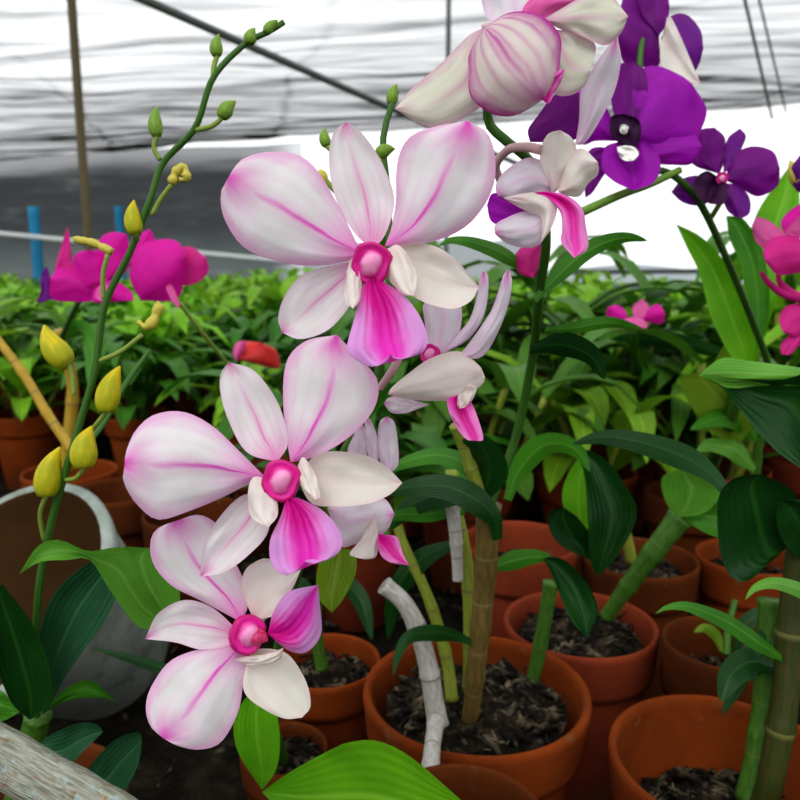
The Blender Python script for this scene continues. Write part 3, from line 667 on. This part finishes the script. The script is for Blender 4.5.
# ------------------------------------------------------------------ magenta flower at the right edge
PM = U(905, 500, .62)
mag = thing('potted_orchid', 'magenta orchid flowers cut off by the right edge of the picture', 'potted orchid', Vector((PM.x, PM.y, 0)))
pot_parts(mag, .05, .14, 'claydk', px_seed=22)
stem('cane', mag, 'canegreen', [(905, 500, .62), (875, 420, .60), (838, 330, .56)], .007, .005, nodes=4)
stem('flower_spike', mag, 'spike', [(838, 330, .56), (832, 290, .53), (826, 230, .50), (822, 150, .49)], .0026, .0018)
z = Z(680, 130, 3.077)
hm = flower(mag, U(795, 245, .48), 'upper magenta flower')
pet(hm, 'petal', 'pinkpale', z(320, 345), z(270, 365, 235, 345), z(220, 295), z(240, 268, 290, 290, 330, 330), .482, .478, cup=.004)
pet(hm, 'petal', 'rose', z(420, 380), z(360, 330, 290, 330, 256, 370), z(262, 405), z(300, 445, 360, 440, 420, 430), .478, .468, cup=.008, bend=-.004)
pet(hm, 'petal', 'magenta', z(420, 330), z(340, 330, 310, 290, 335, 250), z(400, 210), z(450, 230, 460, 300), .484, .486)
pet(hm, 'lip', 'pinkpale', z(420, 330), z(370, 330, 330, 320, 330, 300), z(370, 260), z(400, 270, 430, 300), .480, .470)
h5 = flower(mag, U(795, 300, .49), 'lower dark magenta flower')
stem('sepal', h5, 'rose', [(800, 298, .49), (782, 293, .49), (768, 282, .49), (761, 272, .49)], .0034, .0014)
stem('sepal', h5, 'rose', [(804, 300, .49), (790, 292, .49), (780, 282, .49), (778, 272, .49)], .0036, .0014)
pet(h5, 'petal', 'rose', z(400, 530), z(330, 540, 305, 580), z(315, 620), z(360, 640, 400, 620, 440, 570), .49, .485, cup=.006)
pet(h5, 'petal', 'rose', z(390, 600), z(340, 630, 310, 660), z(312, 690), z(340, 690, 370, 660, 420, 620), .492, .49)
bud('bud', mag, 'budw', (806, 186), (790, 160), .006, .49, stalk=[(822, 200, .49)])
o = petal('bud', mag, 'plum', (812, 190), [(798, 192), (792, 180), (791, 168)], (800, 155), [(812, 160), (816, 175)], .485, .482, cup=.006)

# ------------------------------------------------------------------ left: budded orchid with yellow buds
PL = U(20, 835, .42)
yel = thing('potted_orchid', 'orchid on the left with a tall dark stem of green and yellow buds', 'potted orchid', Vector((PL.x, PL.y, 0)))
pot_parts(yel, .058, max(.11, PL.z), 'claydk', px_seed=31)
stem('flower_spike', yel, 'spike', [(36, 720, .385), (38, 600, .37), (52, 520, .36), (75, 440, .35), (95, 370, .345), (105, 305, .34), (130, 252, .335), (150, 200, .33), (163, 163, .33), (195, 128, .325), (213, 78, .32), (245, 44, .32), (268, 32, .32), (284, 22, .32)], .0021, .0012, n=90)
z = Z(0, 0, 2.963)
bud('bud', yel, 'bud', (157, 136), (157, 106), .0034, .328, stalk=[(160, 160, .33), (154, 148, .329)])
bud('bud', yel, 'bud', (222, 118), (236, 101), .0036, .322, stalk=[(196, 130, .325), (212, 126, .323)])
bud('bud', yel, 'bud', (217, 56), (219, 34), .0030, .32, stalk=[(213, 78, .32), (214, 66, .32)])
bud('bud', yel, 'bud', (250, 44), (255, 28), .0030, .319)
bud('bud', yel, 'bud', (266, 33), (278, 20), .0024, .319)
bud('bud', yel, 'budy', (136, 234), (134, 200), .0042, .330, stalk=[(138, 240, .334)])
def wilt(pts, r, d, st):
    mb = MB(); P = cr([U(x, y, d) for x, y in pts], 22)
    mb.tube(P, [r*(.62+.38*mnoise.noise(Vector((i*.33, r*3e3, 2))))*(1-.3*i/21) for i in range(22)], 9)
    mb.tube(cr([U(*s) for s in st], 12), .0011, 8, mi=1)
    return mb.obj('withered_bud', ['budw', 'pedg'], yel)
wilt([(172, 184), (176, 172), (184, 168), (186, 178), (180, 180)], .0036, .328, [(152, 215, .331), (160, 200, .33), (172, 184, .328)])
wilt([(112, 252), (100, 246), (90, 242), (78, 240), (76, 237)], .0034, .336, [(104, 300, .341), (103, 275, .338), (108, 254, .336)])
wilt([(150, 328), (158, 312), (160, 304), (148, 326), (138, 322)], .0036, .338, [(96, 362, .345), (120, 352, .341), (142, 335, .338)])
bud('bud', yel, 'budy', (68, 364), (44, 325), .0066, .345, stalk=[(74, 395, .347), (72, 375, .346)], label='large yellow bud')
bud('bud', yel, 'budy', (106, 412), (120, 366), .0060, .343, stalk=[(92, 430, .349), (100, 420, .345)], label='orange yellow bud')
bud('bud', yel, 'budy', (84, 468), (92, 426), .0066, .345, stalk=[(66, 480, .353), (76, 478, .348)], label='yellow bud right of the stem')
bud('bud', yel, 'budy', (46, 496), (60, 447), .0066, .352, stalk=[(44, 540, .364), (40, 515, .358)], label='yellow bud left of the stem')
stem('flower_stalk', yel, 'spike', [(68, 462, .352), (100, 428, .40), (125, 385, .42), (150, 350, .43)], .0018, .0014)
stem('cane', yel, 'canegreen', [(22, 800, .405), (28, 760, .395), (38, 715, .385)], .0085, .0065, nodes=2)
stem('cane', yel, 'caneo', [(72, 450, .60), (48, 415, .60), (24, 375, .60), (-6, 335, .60)], .0042, .0036, nodes=3, label='bare golden cane')
petal('leaf', yel, 'leafl', (170, 622), [(140, 575), (124, 548), (88, 551), (60, 540), (38, 546)], (19, 574), [(40, 562), (68, 560), (90, 560), (110, 590), (140, 628)], .40, .33, cup=-.006, bend=-.02, label='light green leaf arching over the stem')
petal('leaf', yel, 'leafblue', (44, 715), [(38, 660), (50, 600), (85, 565)], (118, 552), [(124, 575), (105, 620), (70, 670)], .385, .375, cup=-.008)
petal('leaf', yel, 'leafl', (170, 628), [(130, 600), (112, 565), (120, 548)], (150, 548), [(172, 570), (180, 600)], .402, .385, cup=-.006)
petal('leaf', yel, 'leafd', (30, 720), [(10, 700), (-8, 650), (-12, 600)], (2, 584), [(30, 620), (48, 660), (52, 700)], .375, .35, cup=-.008, label='dark green leaf at the left edge')
petal('leaf', yel, 'leaf', (40, 715), [(58, 695), (88, 680)], (118, 702), [(100, 698), (70, 700)], .38, .40, cup=-.004)
petal('leaf', yel, 'leafblue', (40, 745), [(45, 738), (75, 724), (96, 724)], (103, 732), [(85, 750), (62, 772), (40, 768)], .37, .345, cup=-.006)
petal('leaf', yel, 'leafblue', (82, 800), [(84, 775), (112, 742), (138, 732)], (142, 742), [(138, 765), (122, 795), (100, 812)], .37, .345, cup=-.006)
petal('leaf', yel, 'leaf', (20, 712), [(0, 690), (-8, 706)], (-20, 720), [(0, 722)], .385, .38)

# ------------------------------------------------------------------ big cement tub, tipped
o0 = U(2, 585, .60); ax = Vector((-.30, -.62, .72)).normalized(); Rt = .094; ht = .155
bot = o0-ax*ht
tub = thing('cement_tub', 'large weathered grey tub with brown inside, tipped over at the left edge', 'plant tub', Vector((bot.x, bot.y, 0)))
b = MB(); b.lathe([(.001, 0), (.6*Rt, 0), (.66*Rt, .01), (.95*Rt, ht-.02), (1.0*Rt, ht-.012), (1.02*Rt, ht-.004), (1.0*Rt, ht), (.93*Rt, ht)], bot, ax, 48); b.obj('tub_body', 'cement', tub)
b = MB(); b.lathe([(.93*Rt, ht), (.90*Rt, ht-.006), (.62*Rt, .014), (.001, .012)], bot, ax, 48); b.obj('tub_lining', 'tubin', tub, 'brown inner wall')
# weathered plank, bottom left
b = MB()
pa, pb = U(-30, 738, .30), U(150, 842, .29); dirv = (pb-pa).normalized(); wv = dirv.cross(VF).normalized(); nv_ = wv.cross(dirv)
rows = []
for i in range(24):
    u = i/23; c = pa.lerp(pb, u); w = .0095*(1+.10*mnoise.noise(Vector((u*6, 1, 1)))); t = .004
    rows.append([c+wv*w+nv_*t, c+wv*w-nv_*t, c+wv*(w*.3)-nv_*t*1.2, c-wv*(w*.4)-nv_*t, c-wv*w-nv_*t, c-wv*w+nv_*t])
b.grid(rows, 0, True); tag(b.obj('weathered_plank', 'board'), 'weathered pale grey plank crossing the bottom left corner', 'plank')

# ------------------------------------------------------------------ other potted orchids on the right
def pot_at(x, y, d, hw, label, mat='clay', seed=1, drop=.28, rimh=.26, chips=70):
    p = U(x, y, d); t = thing('potted_orchid', label, 'potted orchid', Vector((p.x, p.y, 0)))
    pot_parts(t, hw*d/F, p.z, mat, drop, rimh, chips=chips, px_seed=seed); return t
# bottom right
br = pot_at(728, 758, .405, 116, 'orchid with bamboo-like cane in the half empty terracotta pot at bottom right corner', 'clay', 41, drop=.30, rimh=.22, chips=190)
stem('cane', br, 'canedk', [(762, 812, .40), (772, 775, .395), (785, 700, .392), (792, 620, .39), (802, 540, .385)], .0068, .0072, nodes=3, label='jointed olive cane')
stem('cane', br, 'canegreen', [(750, 800, .41), (762, 740, .41), (768, 680, .41), (772, 600, .41)], .0078, .0070, nodes=3)
blade('leaf', br, 'leaf', [(785, 660, .39), (762, 645, .37), (727, 622, .355), (690, 607, .34), (668, 607, .335), (655, 614, .335)], .0048, roll=.5, label='narrow arching leaf pointing left')
blade('leaf', br, 'leafl', [(835, 610, .37), (805, 592, .36), (775, 583, .35), (755, 588, .345), (745, 600, .345)], .0040, roll=.4)
petal('leaf', br, 'leafd', (788, 545), [(745, 582), (722, 560), (718, 500), (735, 478)], (762, 474), [(790, 488), (802, 510), (800, 535)], .385, .36, cup=-.010, label='broad dark green leaf over the right pots')
petal('leaf', br, 'leafd', (800, 560), [(782, 540), (776, 515)], (780, 500), [(805, 502), (830, 530)], .38, .36, cup=-.005)
blade('leaf', br, 'leafd', [(774, 668, .40), (752, 662, .395), (732, 674, .39), (720, 702, .385)], .0085, roll=.3)
blade('leaf', br, 'leafd', [(770, 625, .41), (752, 650, .40), (735, 690, .40), (722, 715, .40)], .0050)
blade('leaf', br, 'leafd', [(726, 492, .36), (715, 478, .37), (690, 460, .385), (650, 445, .40), (605, 437, .41), (572, 444, .415)], .0072, roll=.15, label='long dark leaf reaching left')
petal('leaf', br, 'leafd', (820, 480), [(775, 450), (742, 412), (722, 388)], (700, 374), [(735, 378), (780, 380), (830, 376)], .385, .365, cup=-.010, label='large dark leaf with pale folded edge')
petal('leaf', br, 'leafl', (830, 372), [(790, 366), (750, 361), (722, 358)], (699, 375), [(728, 388), (765, 386), (830, 384)], .38, .362, cup=.004, bend=-.006)
# pot with pale chips, right of centre
p2 = pot_at(580, 622, .572, 76, 'orchid with slanting green cane in the pot right of the central pot', 'clayred', 42, drop=.10, chips=110)
stem('cane', p2, 'canegreen', [(606, 617, .562), (625, 590, .55), (655, 550, .535), (680, 518, .53)], .0052, .0088, nodes=3)
petal('leaf', p2, 'leafl', (676, 518), [(665, 500), (662, 478)], (680, 468), [(705, 476), (722, 490), (706, 512)], .53, .50, cup=-.006)
petal('leaf', p2, 'leaf', (684, 520), [(700, 500), (730, 500)], (750, 530), [(735, 540), (710, 535)], .53, .51, cup=-.006)
p4 = pot_at(722, 642, .52, 58, 'small pot half hidden behind the narrow arching leaf at right', 'claydk', 43, drop=.22)
blade('leaf', p4, 'leafy', [(722, 652, .52), (716, 636, .52), (705, 628, .515), (694, 632, .51)], .004)
blade('leaf', p4, 'leafd', [(735, 652, .52), (745, 625, .52), (770, 612, .52), (790, 625, .52)], .006)
stem('cane', p4, 'canegreen', [(726, 655, .52), (728, 630, .525), (735, 600, .53)], .003, .002)
p5 = pot_at(640, 557, .70, 57, 'orchid with one broad hanging leaf, in the pot behind the slanting cane', 'claydk', 44, drop=.12)
stem('cane', p5, 'caney', [(632, 562, .70), (620, 510, .67), (600, 470, .60), (578, 450, .55)], .0055, .0035, nodes=4)
petal('leaf', p5, 'leafd', (566, 446), [(583, 470), (588, 520), (590, 560)], (598, 576), [(618, 555), (637, 515), (625, 485), (600, 455)], .52, .51, cup=-.010, bend=-.01, label='broad dark leaf hanging down')
petal('leaf', p5, 'leafb', (586, 450), [(570, 470), (562, 495), (568, 520)], (580, 540), [(592, 520), (594, 480)], .54, .545, cup=-.006, label='bright green leaf behind the hanging dark one')
petal('leaf', p5, 'leafd', (590, 560), [(560, 545), (548, 525), (552, 510)], (565, 508), [(580, 520), (592, 540)], .53, .52, cup=-.006)
p6 = pot_at(748, 556, .70, 50, 'pot at the right behind the small half hidden pot', 'clay', 45, drop=.15)
stem('cane', p6, 'canegreen', [(745, 560, .70), (752, 500, .69), (760, 430, .66)], .006, .004, nodes=4)
blade('leaf', p6, 'leaf', [(758, 440, .66), (740, 420, .64), (715, 418, .62), (690, 430, .61)], .011, roll=.5)
blade('leaf', p6, 'leafl', [(755, 470, .67), (735, 450, .65), (712, 445, .64), (696, 452, .63)], .010, roll=.5)
blade('leaf', p6, 'leaf', [(762, 430, .66), (790, 400, .64), (820, 410, .62), (840, 440, .61)], .012, roll=.5)
p7 = pot_at(325, 660, .575, 56, 'terracotta pot left of the central pot, behind the lowest white flower', 'clay', 46, drop=.14)
stem('cane', p7, 'canegreen', [(322, 668, .56), (316, 630, .555), (318, 590, .55)], .005, .004, nodes=2)
blade('leaf', p7, 'leafd', [(318, 600, .55), (340, 585, .54), (360, 600, .53), (372, 640, .52)], .008, roll=.4)
blade('leaf', p7, 'leafd', [(318, 600, .55), (295, 585, .54), (280, 600, .53)], .008, roll=.4)
p8 = pot_at(462, 820, .33, 88, 'terracotta pot at the bottom edge, in front of the central pot', 'claydk', 47, drop=.2)
blade('leaf', p8, 'leafd', [(470, 832, .335), (490, 815, .33), (515, 815, .325), (530, 830, .32)], .005)
stem('cane', p8, 'canew', [(438, 828, .335), (430, 790, .36), (432, 750, .39), (436, 722, .42)], .0040, .0050, nodes=2)

# ------------------------------------------------------------------ magenta orchid behind the buds, left
PG = U(70, 470, 1.0)
ml = thing('potted_orchid', 'orchid with bright magenta flowers behind the green bud stem at left', 'potted orchid', Vector((PG.x, PG.y, 0)))
pot_parts(ml, .06, .135, 'clay', px_seed=51)
stem('cane', ml, 'caneo', [(66, 470, 1.0), (70, 430, .98), (72, 380, .96), (58, 330, .93)], .010, .006, nodes=4)
stem('flower_spike', ml, 'spike', [(60, 340, .93), (80, 300, .80), (110, 270, .66), (150, 262, .63)], .003, .002)
z = Z(0, 220, 3.2)
f1 = flower(ml, U(65, 285, .62), 'leftmost magenta flower, seen in profile')
pet(f1, 'petal', 'rose', z(215, 240), z(185, 200, 175, 160, 200, 70), z(217, 20), z(226, 80, 232, 150, 240, 200), .62, .615)
pet(f1, 'petal', 'magenta', z(300, 200), z(250, 150, 190, 150), z(160, 190), z(165, 250, 230, 262, 300, 255), .618, .61, cup=.008)
pet(f1, 'sepal', 'plum', z(180, 250), z(165, 200, 150, 150), z(130, 180), z(130, 230, 120, 265), .622, .62)
f2 = flower(ml, U(108, 270, .61), 'middle magenta flower, open behind the stem')
pet(f2, 'petal', 'magenta', z(330, 200), z(270, 220, 235, 160, 240, 110), z(285, 95), z(330, 110, 345, 160), .612, .605, cup=.008)
pet(f2, 'petal', 'magenta', z(340, 200), z(310, 120, 320, 60, 360, 38), z(405, 45), z(420, 110, 400, 170), .613, .608, cup=.008)
pet(f2, 'sepal', 'magenta', z(340, 190), z(380, 200, 420, 230), z(430, 258), z(360, 262, 300, 262, 300, 220), .612, .60, cup=.006)
pet(f2, 'lip', 'pinkpale', z(335, 200), z(310, 220, 305, 250), z(330, 262), z(350, 250, 355, 220), .606, .598)
f3 = flower(ml, U(165, 265, .60), 'rightmost magenta flower, turned away')
pet(f3, 'petal', 'rose', z(550, 180), z(565, 110, 605, 84), z(660, 120), z(668, 160, 640, 195, 590, 210), .604, .602, cup=.006)
pet(f3, 'petal', 'magenta', z(440, 180), z(410, 100, 440, 50), z(480, 28), z(495, 60, 500, 120), .606, .604, cup=.006)
pet(f3, 'petal', 'magenta', z(450, 258), z(415, 180, 440, 90, 510, 62, 570, 70), z(598, 120), z(590, 190, 560, 255), .60, .594, cup=.014, bend=-.01)
pet(f3, 'lip', 'pinkpale', z(535, 205), z(530, 215, 550, 260), z(575, 285), z(570, 250, 550, 210), .592, .588)
stem('pedicel', f3, 'pedg', [(180, 303, .60), (200, 330, .62), (226, 362, .66)], .0020, .0018)
blade('leaf', ml, 'leaf', [(60, 340, .93), (80, 330, .90), (92, 350, .88), (90, 390, .86)], .014, roll=.4)
# ------------------------------------------------------------------ rows of orchids behind
def proto(kind, seed, tall, pot=True, flower_kind=None):
    rng = random.Random(seed); root = bpy.data.objects.new('potted_orchid', None); C.objects.link(root); root.empty_display_size = .05
    lm = ['leafbg', 'leafbgd'][kind]
    if pot: pot_parts(root, .062, .135, rng.choice(['clay', 'clayred']), px_seed=seed, chips=0)
    cb = MB(); lb = MB(); nc = rng.randint(5, 7)
    for c in range(nc):
        a = 2*PI*c/nc+rng.random(); r0 = rng.uniform(.01, .035); ln = tall*rng.uniform(.55, 1.0); le = rng.uniform(.02, .07)
        base = Vector((r0*math.cos(a), r0*math.sin(a), .105)); top = base+Vector((le*math.cos(a), le*math.sin(a), ln))
        pts = cr([base, base.lerp(top, .5)+Vector((rng.uniform(-.01, .01), rng.uniform(-.01, .01), 0)), top], 12); cb.tube(pts, [.0042*(1+.2*((i*3) % 4 == 0)) for i in range(12)], 6)
        nl = rng.randint(4, 6)
        for k in range(nl):
            t = (.35 if tall < .2 else .55)+(.65 if tall < .2 else .45)*k/(nl-1); p = base.lerp(top, t); la = a+(PI if k % 2 else 0)+rng.uniform(-.9, .9); L = rng.uniform(.11, .175)*(1.0 if tall < .2 else 1.15)
            h = Vector((math.cos(la), math.sin(la), 0)); up = rng.uniform(.15, .75)
            path = [p, p+h*L*.35+Vector((0, 0, L*up*.55)), p+h*L*.75+Vector((0, 0, L*up*.65)), p+h*L*1.02+Vector((0, 0, L*up*.35-.012))]
            w = rng.uniform(.016, .026); P = cr(path, 9); rows = []
            for i in range(9):
                u = i/8; tt = (P[min(i+1, 8)]-P[max(i-1, 0)]).normalized(); sd = tt.cross(Vector((0, 0, 1))).normalized(); nn = sd.cross(tt)
                kk = 0 if i == 8 else max(0, 1-u**3)**.75*(.4+.6*sst(0, .4, u))
                rows.append([P[i]+sd*(s*w*kk)+nn*(abs(s)*w*kk*.25) for s in (-1, -.5, 0, .5, 1)])
            lb.grid(rows)
    cb.obj('canes', rng.choice(['canegreen', 'caney']), root); lb.obj('foliage', lm, root)
    return root
protos = [proto(i % 2 if i < 4 else 0, 100+i, [.15, .17, .19, .16, .14, .20][i]) for i in range(6)]
ptall = [proto(1, 120+i, [.24, .27, .22][i]) for i in range(3)]
used = set()
def dup(root):
    if root.name not in used: used.add(root.name); return root
    r = root.copy(); C.objects.link(r)
    for ch in list(root.children):
        c = ch.copy(); C.objects.link(c); c.parent = r
    return r
def put(src, x, y, rz, sc, label, group):
    o = dup(src); o.location = (x, y, 0); o.rotation_euler = (0, 0, rz); o.scale = (sc,)*3
    o['label'] = label; o['category'] = 'potted orchid'; o['group'] = group; return o
rr = random.Random(5)
y = 1.36; row = 0
while y < 4.6:
    sp = .20+.035*(y-1.3); half = .56*y+.22; x = -half+rr.random()*sp
    while x < half:
        pxx = 400+F*x/(y*math.cos(PITCH)+.25*math.sin(PITCH))
        lab = ('leafy green potted orchid in the crowded rows at the back left', 'back left rows of orchids') if pxx < 400 else ('leafy green potted orchid in the crowded rows at the back right', 'back right rows of orchids')
        put(rr.choice(protos), x+rr.uniform(-.03, .03), y+rr.uniform(-.03, .03), rr.random()*6.28, rr.uniform(.9, 1.08), *lab)
        x += sp
    y += sp*1.05; row += 1
# nearer plants right of the middle
for (x, y, k, sc) in ((.02, 1.12, 0, 1), (.17, 1.16, 1, 1.1), (.33, 1.12, 2, 1.05), (.49, 1.14, 0, 1.1), (.63, 1.15, 1, 1.1), (.08, .92, 3, 1.0), (.24, .95, 4, 1.05), (.40, .94, 3, 1.1), (.55, .96, 5, 1.15), (-.05, .82, 3, .95)):
    src = ptall[k] if k < 3 else protos[k]
    put(src, x, y, rr.random()*6.28, sc, 'green potted orchid among the dense plants between the front pots and the back rows', 'middle rows of orchids')
# small dark pots in the gap at left
def small_pot(x, y, R, h, mat, lab, seed):
    t = thing('clay_pot', lab, 'plant pot', Vector((x, y, 0))); pot_parts(t, R, h, mat, .2, chips=20, px_seed=seed); return t
for i, (px, py, d, mt, lb) in enumerate(((196, 512, .80, 'claydk', 'dark clay pot behind the second white flower\'s left petal'), (120, 480, .86, 'claydk', 'dark clay pot between the tub and the yellow buds'), (520, 540, .72, 'clayred', 'red rimmed clay pot behind the thick tan cane'))):
    p = U(px, py, d); small_pot(p.x, p.y, .055, max(.10, min(.15, p.z)), mt, lb, 60+i)
# red bud flower and pink flower among the rows
b0 = U(262, 410, 1.05)
rd = thing('potted_orchid', 'orchid with a single red flower bud peeking above the second white flower', 'potted orchid', Vector((b0.x, b0.y, 0)))
pot_parts(rd, .05, .13, 'claydk', px_seed=70)
stem('flower_spike', rd, 'spike', [(262, 430, 1.05), (250, 390, 1.02), (238, 362, 1.0), (242, 352, .99)], .004, .003)
z = Z(200, 100, 2.5)
rf = flower(rd, U(255, 352, .98), 'red bud')
pet(rf, 'petal', 'red', z(100, 650), z(85, 630, 95, 605), z(150, 605), z(190, 625, 200, 655, 190, 672), .985, .975, cup=.02)
pet(rf, 'petal', 'pinkpale', z(92, 655), z(82, 635, 90, 610), z(112, 600), z(115, 620, 100, 640), .975, .972, cup=.01)
p0 = U(640, 400, 1.25)
pk = thing('potted_orchid', 'orchid with one small pink flower among the leaves right of centre', 'potted orchid', Vector((p0.x, p0.y, 0)))
pot_parts(pk, .055, .13, 'claydk', px_seed=71)
stem('cane', pk, 'canegreen', [(640, 460, 1.25), (636, 400, 1.10), (634, 330, .90)], .007, .005, nodes=4)
z = Z(540, 180, 3.077)
kf = flower(pk, U(636, 314, .86), 'small pink flower')
pet(kf, 'petal', 'magenta', z(270, 430), z(220, 440, 203, 415), z(210, 390), z(240, 385, 265, 405), 0.86, 0.85, cup=.01)
pet(kf, 'petal', 'magenta', z(310, 430), z(335, 395, 365, 382), z(385, 410), z(378, 440, 340, 440), 0.86, 0.85, cup=.01)
pet(kf, 'sepal', 'pinkpale', z(290, 430), z(285, 390), z(315, 365), z(335, 390, 315, 425), 0.86, 0.86)
pet(kf, 'lip', 'pinkpale', z(290, 420), z(255, 430, 250, 455), z(285, 465), z(330, 455, 320, 430), 0.855, 0.84)
blade('leaf', pk, 'leafb', [(636, 350, 1.17), (610, 335, 1.15), (575, 340, 1.13), (550, 360, 1.1)], .018, roll=.5)
blade('leaf', pk, 'leaf', [(636, 360, 1.17), (660, 345, 1.12), (700, 345, 1.05), (735, 360, 1.0)], .018, roll=.5)
blade('leaf', pk, 'leafd', [(590, 350, 1.0), (620, 342, .97), (655, 339, .95), (715, 352, .90), (752, 372, .86)], .013, roll=.5)

# ------------------------------------------------------------------ light
w = bpy.data.worlds.new('overcast_sky'); bpy.context.scene.world = w; w.use_nodes = True; N.nt = w.node_tree; w.node_tree.nodes.clear()
bg = w.node_tree.nodes.new('ShaderNodeBackground'); ow = w.node_tree.nodes.new('ShaderNodeOutputWorld')
d = sep(coords('Generated'))
skyc = mix(smooth(-.12, -.01, d[2]), (.16, .18, .15), (.96, .98, 1.0)); N.nt.links.new(skyc.s, bg.inputs[0]); bg.inputs[1].default_value = 1.15
N.nt.links.new(bg.outputs[0], ow.inputs[0])
sl = bpy.data.lights.new('daylight', 'SUN'); so = bpy.data.objects.new('daylight', sl); C.objects.link(so)
sl.energy = 1.4; sl.angle = math.radians(40); sl.color = (1, .98, .95); so.rotation_euler = (math.radians(42), 0, math.radians(-18))
sc = bpy.context.scene
sc.view_settings.view_transform = 'Standard'; sc.view_settings.look = 'Medium High Contrast'
sc.view_settings.exposure = 0.0; sc.view_settings.gamma = 1.0
sc.cycles.max_bounces = 8; sc.cycles.transparent_max_bounces = 12
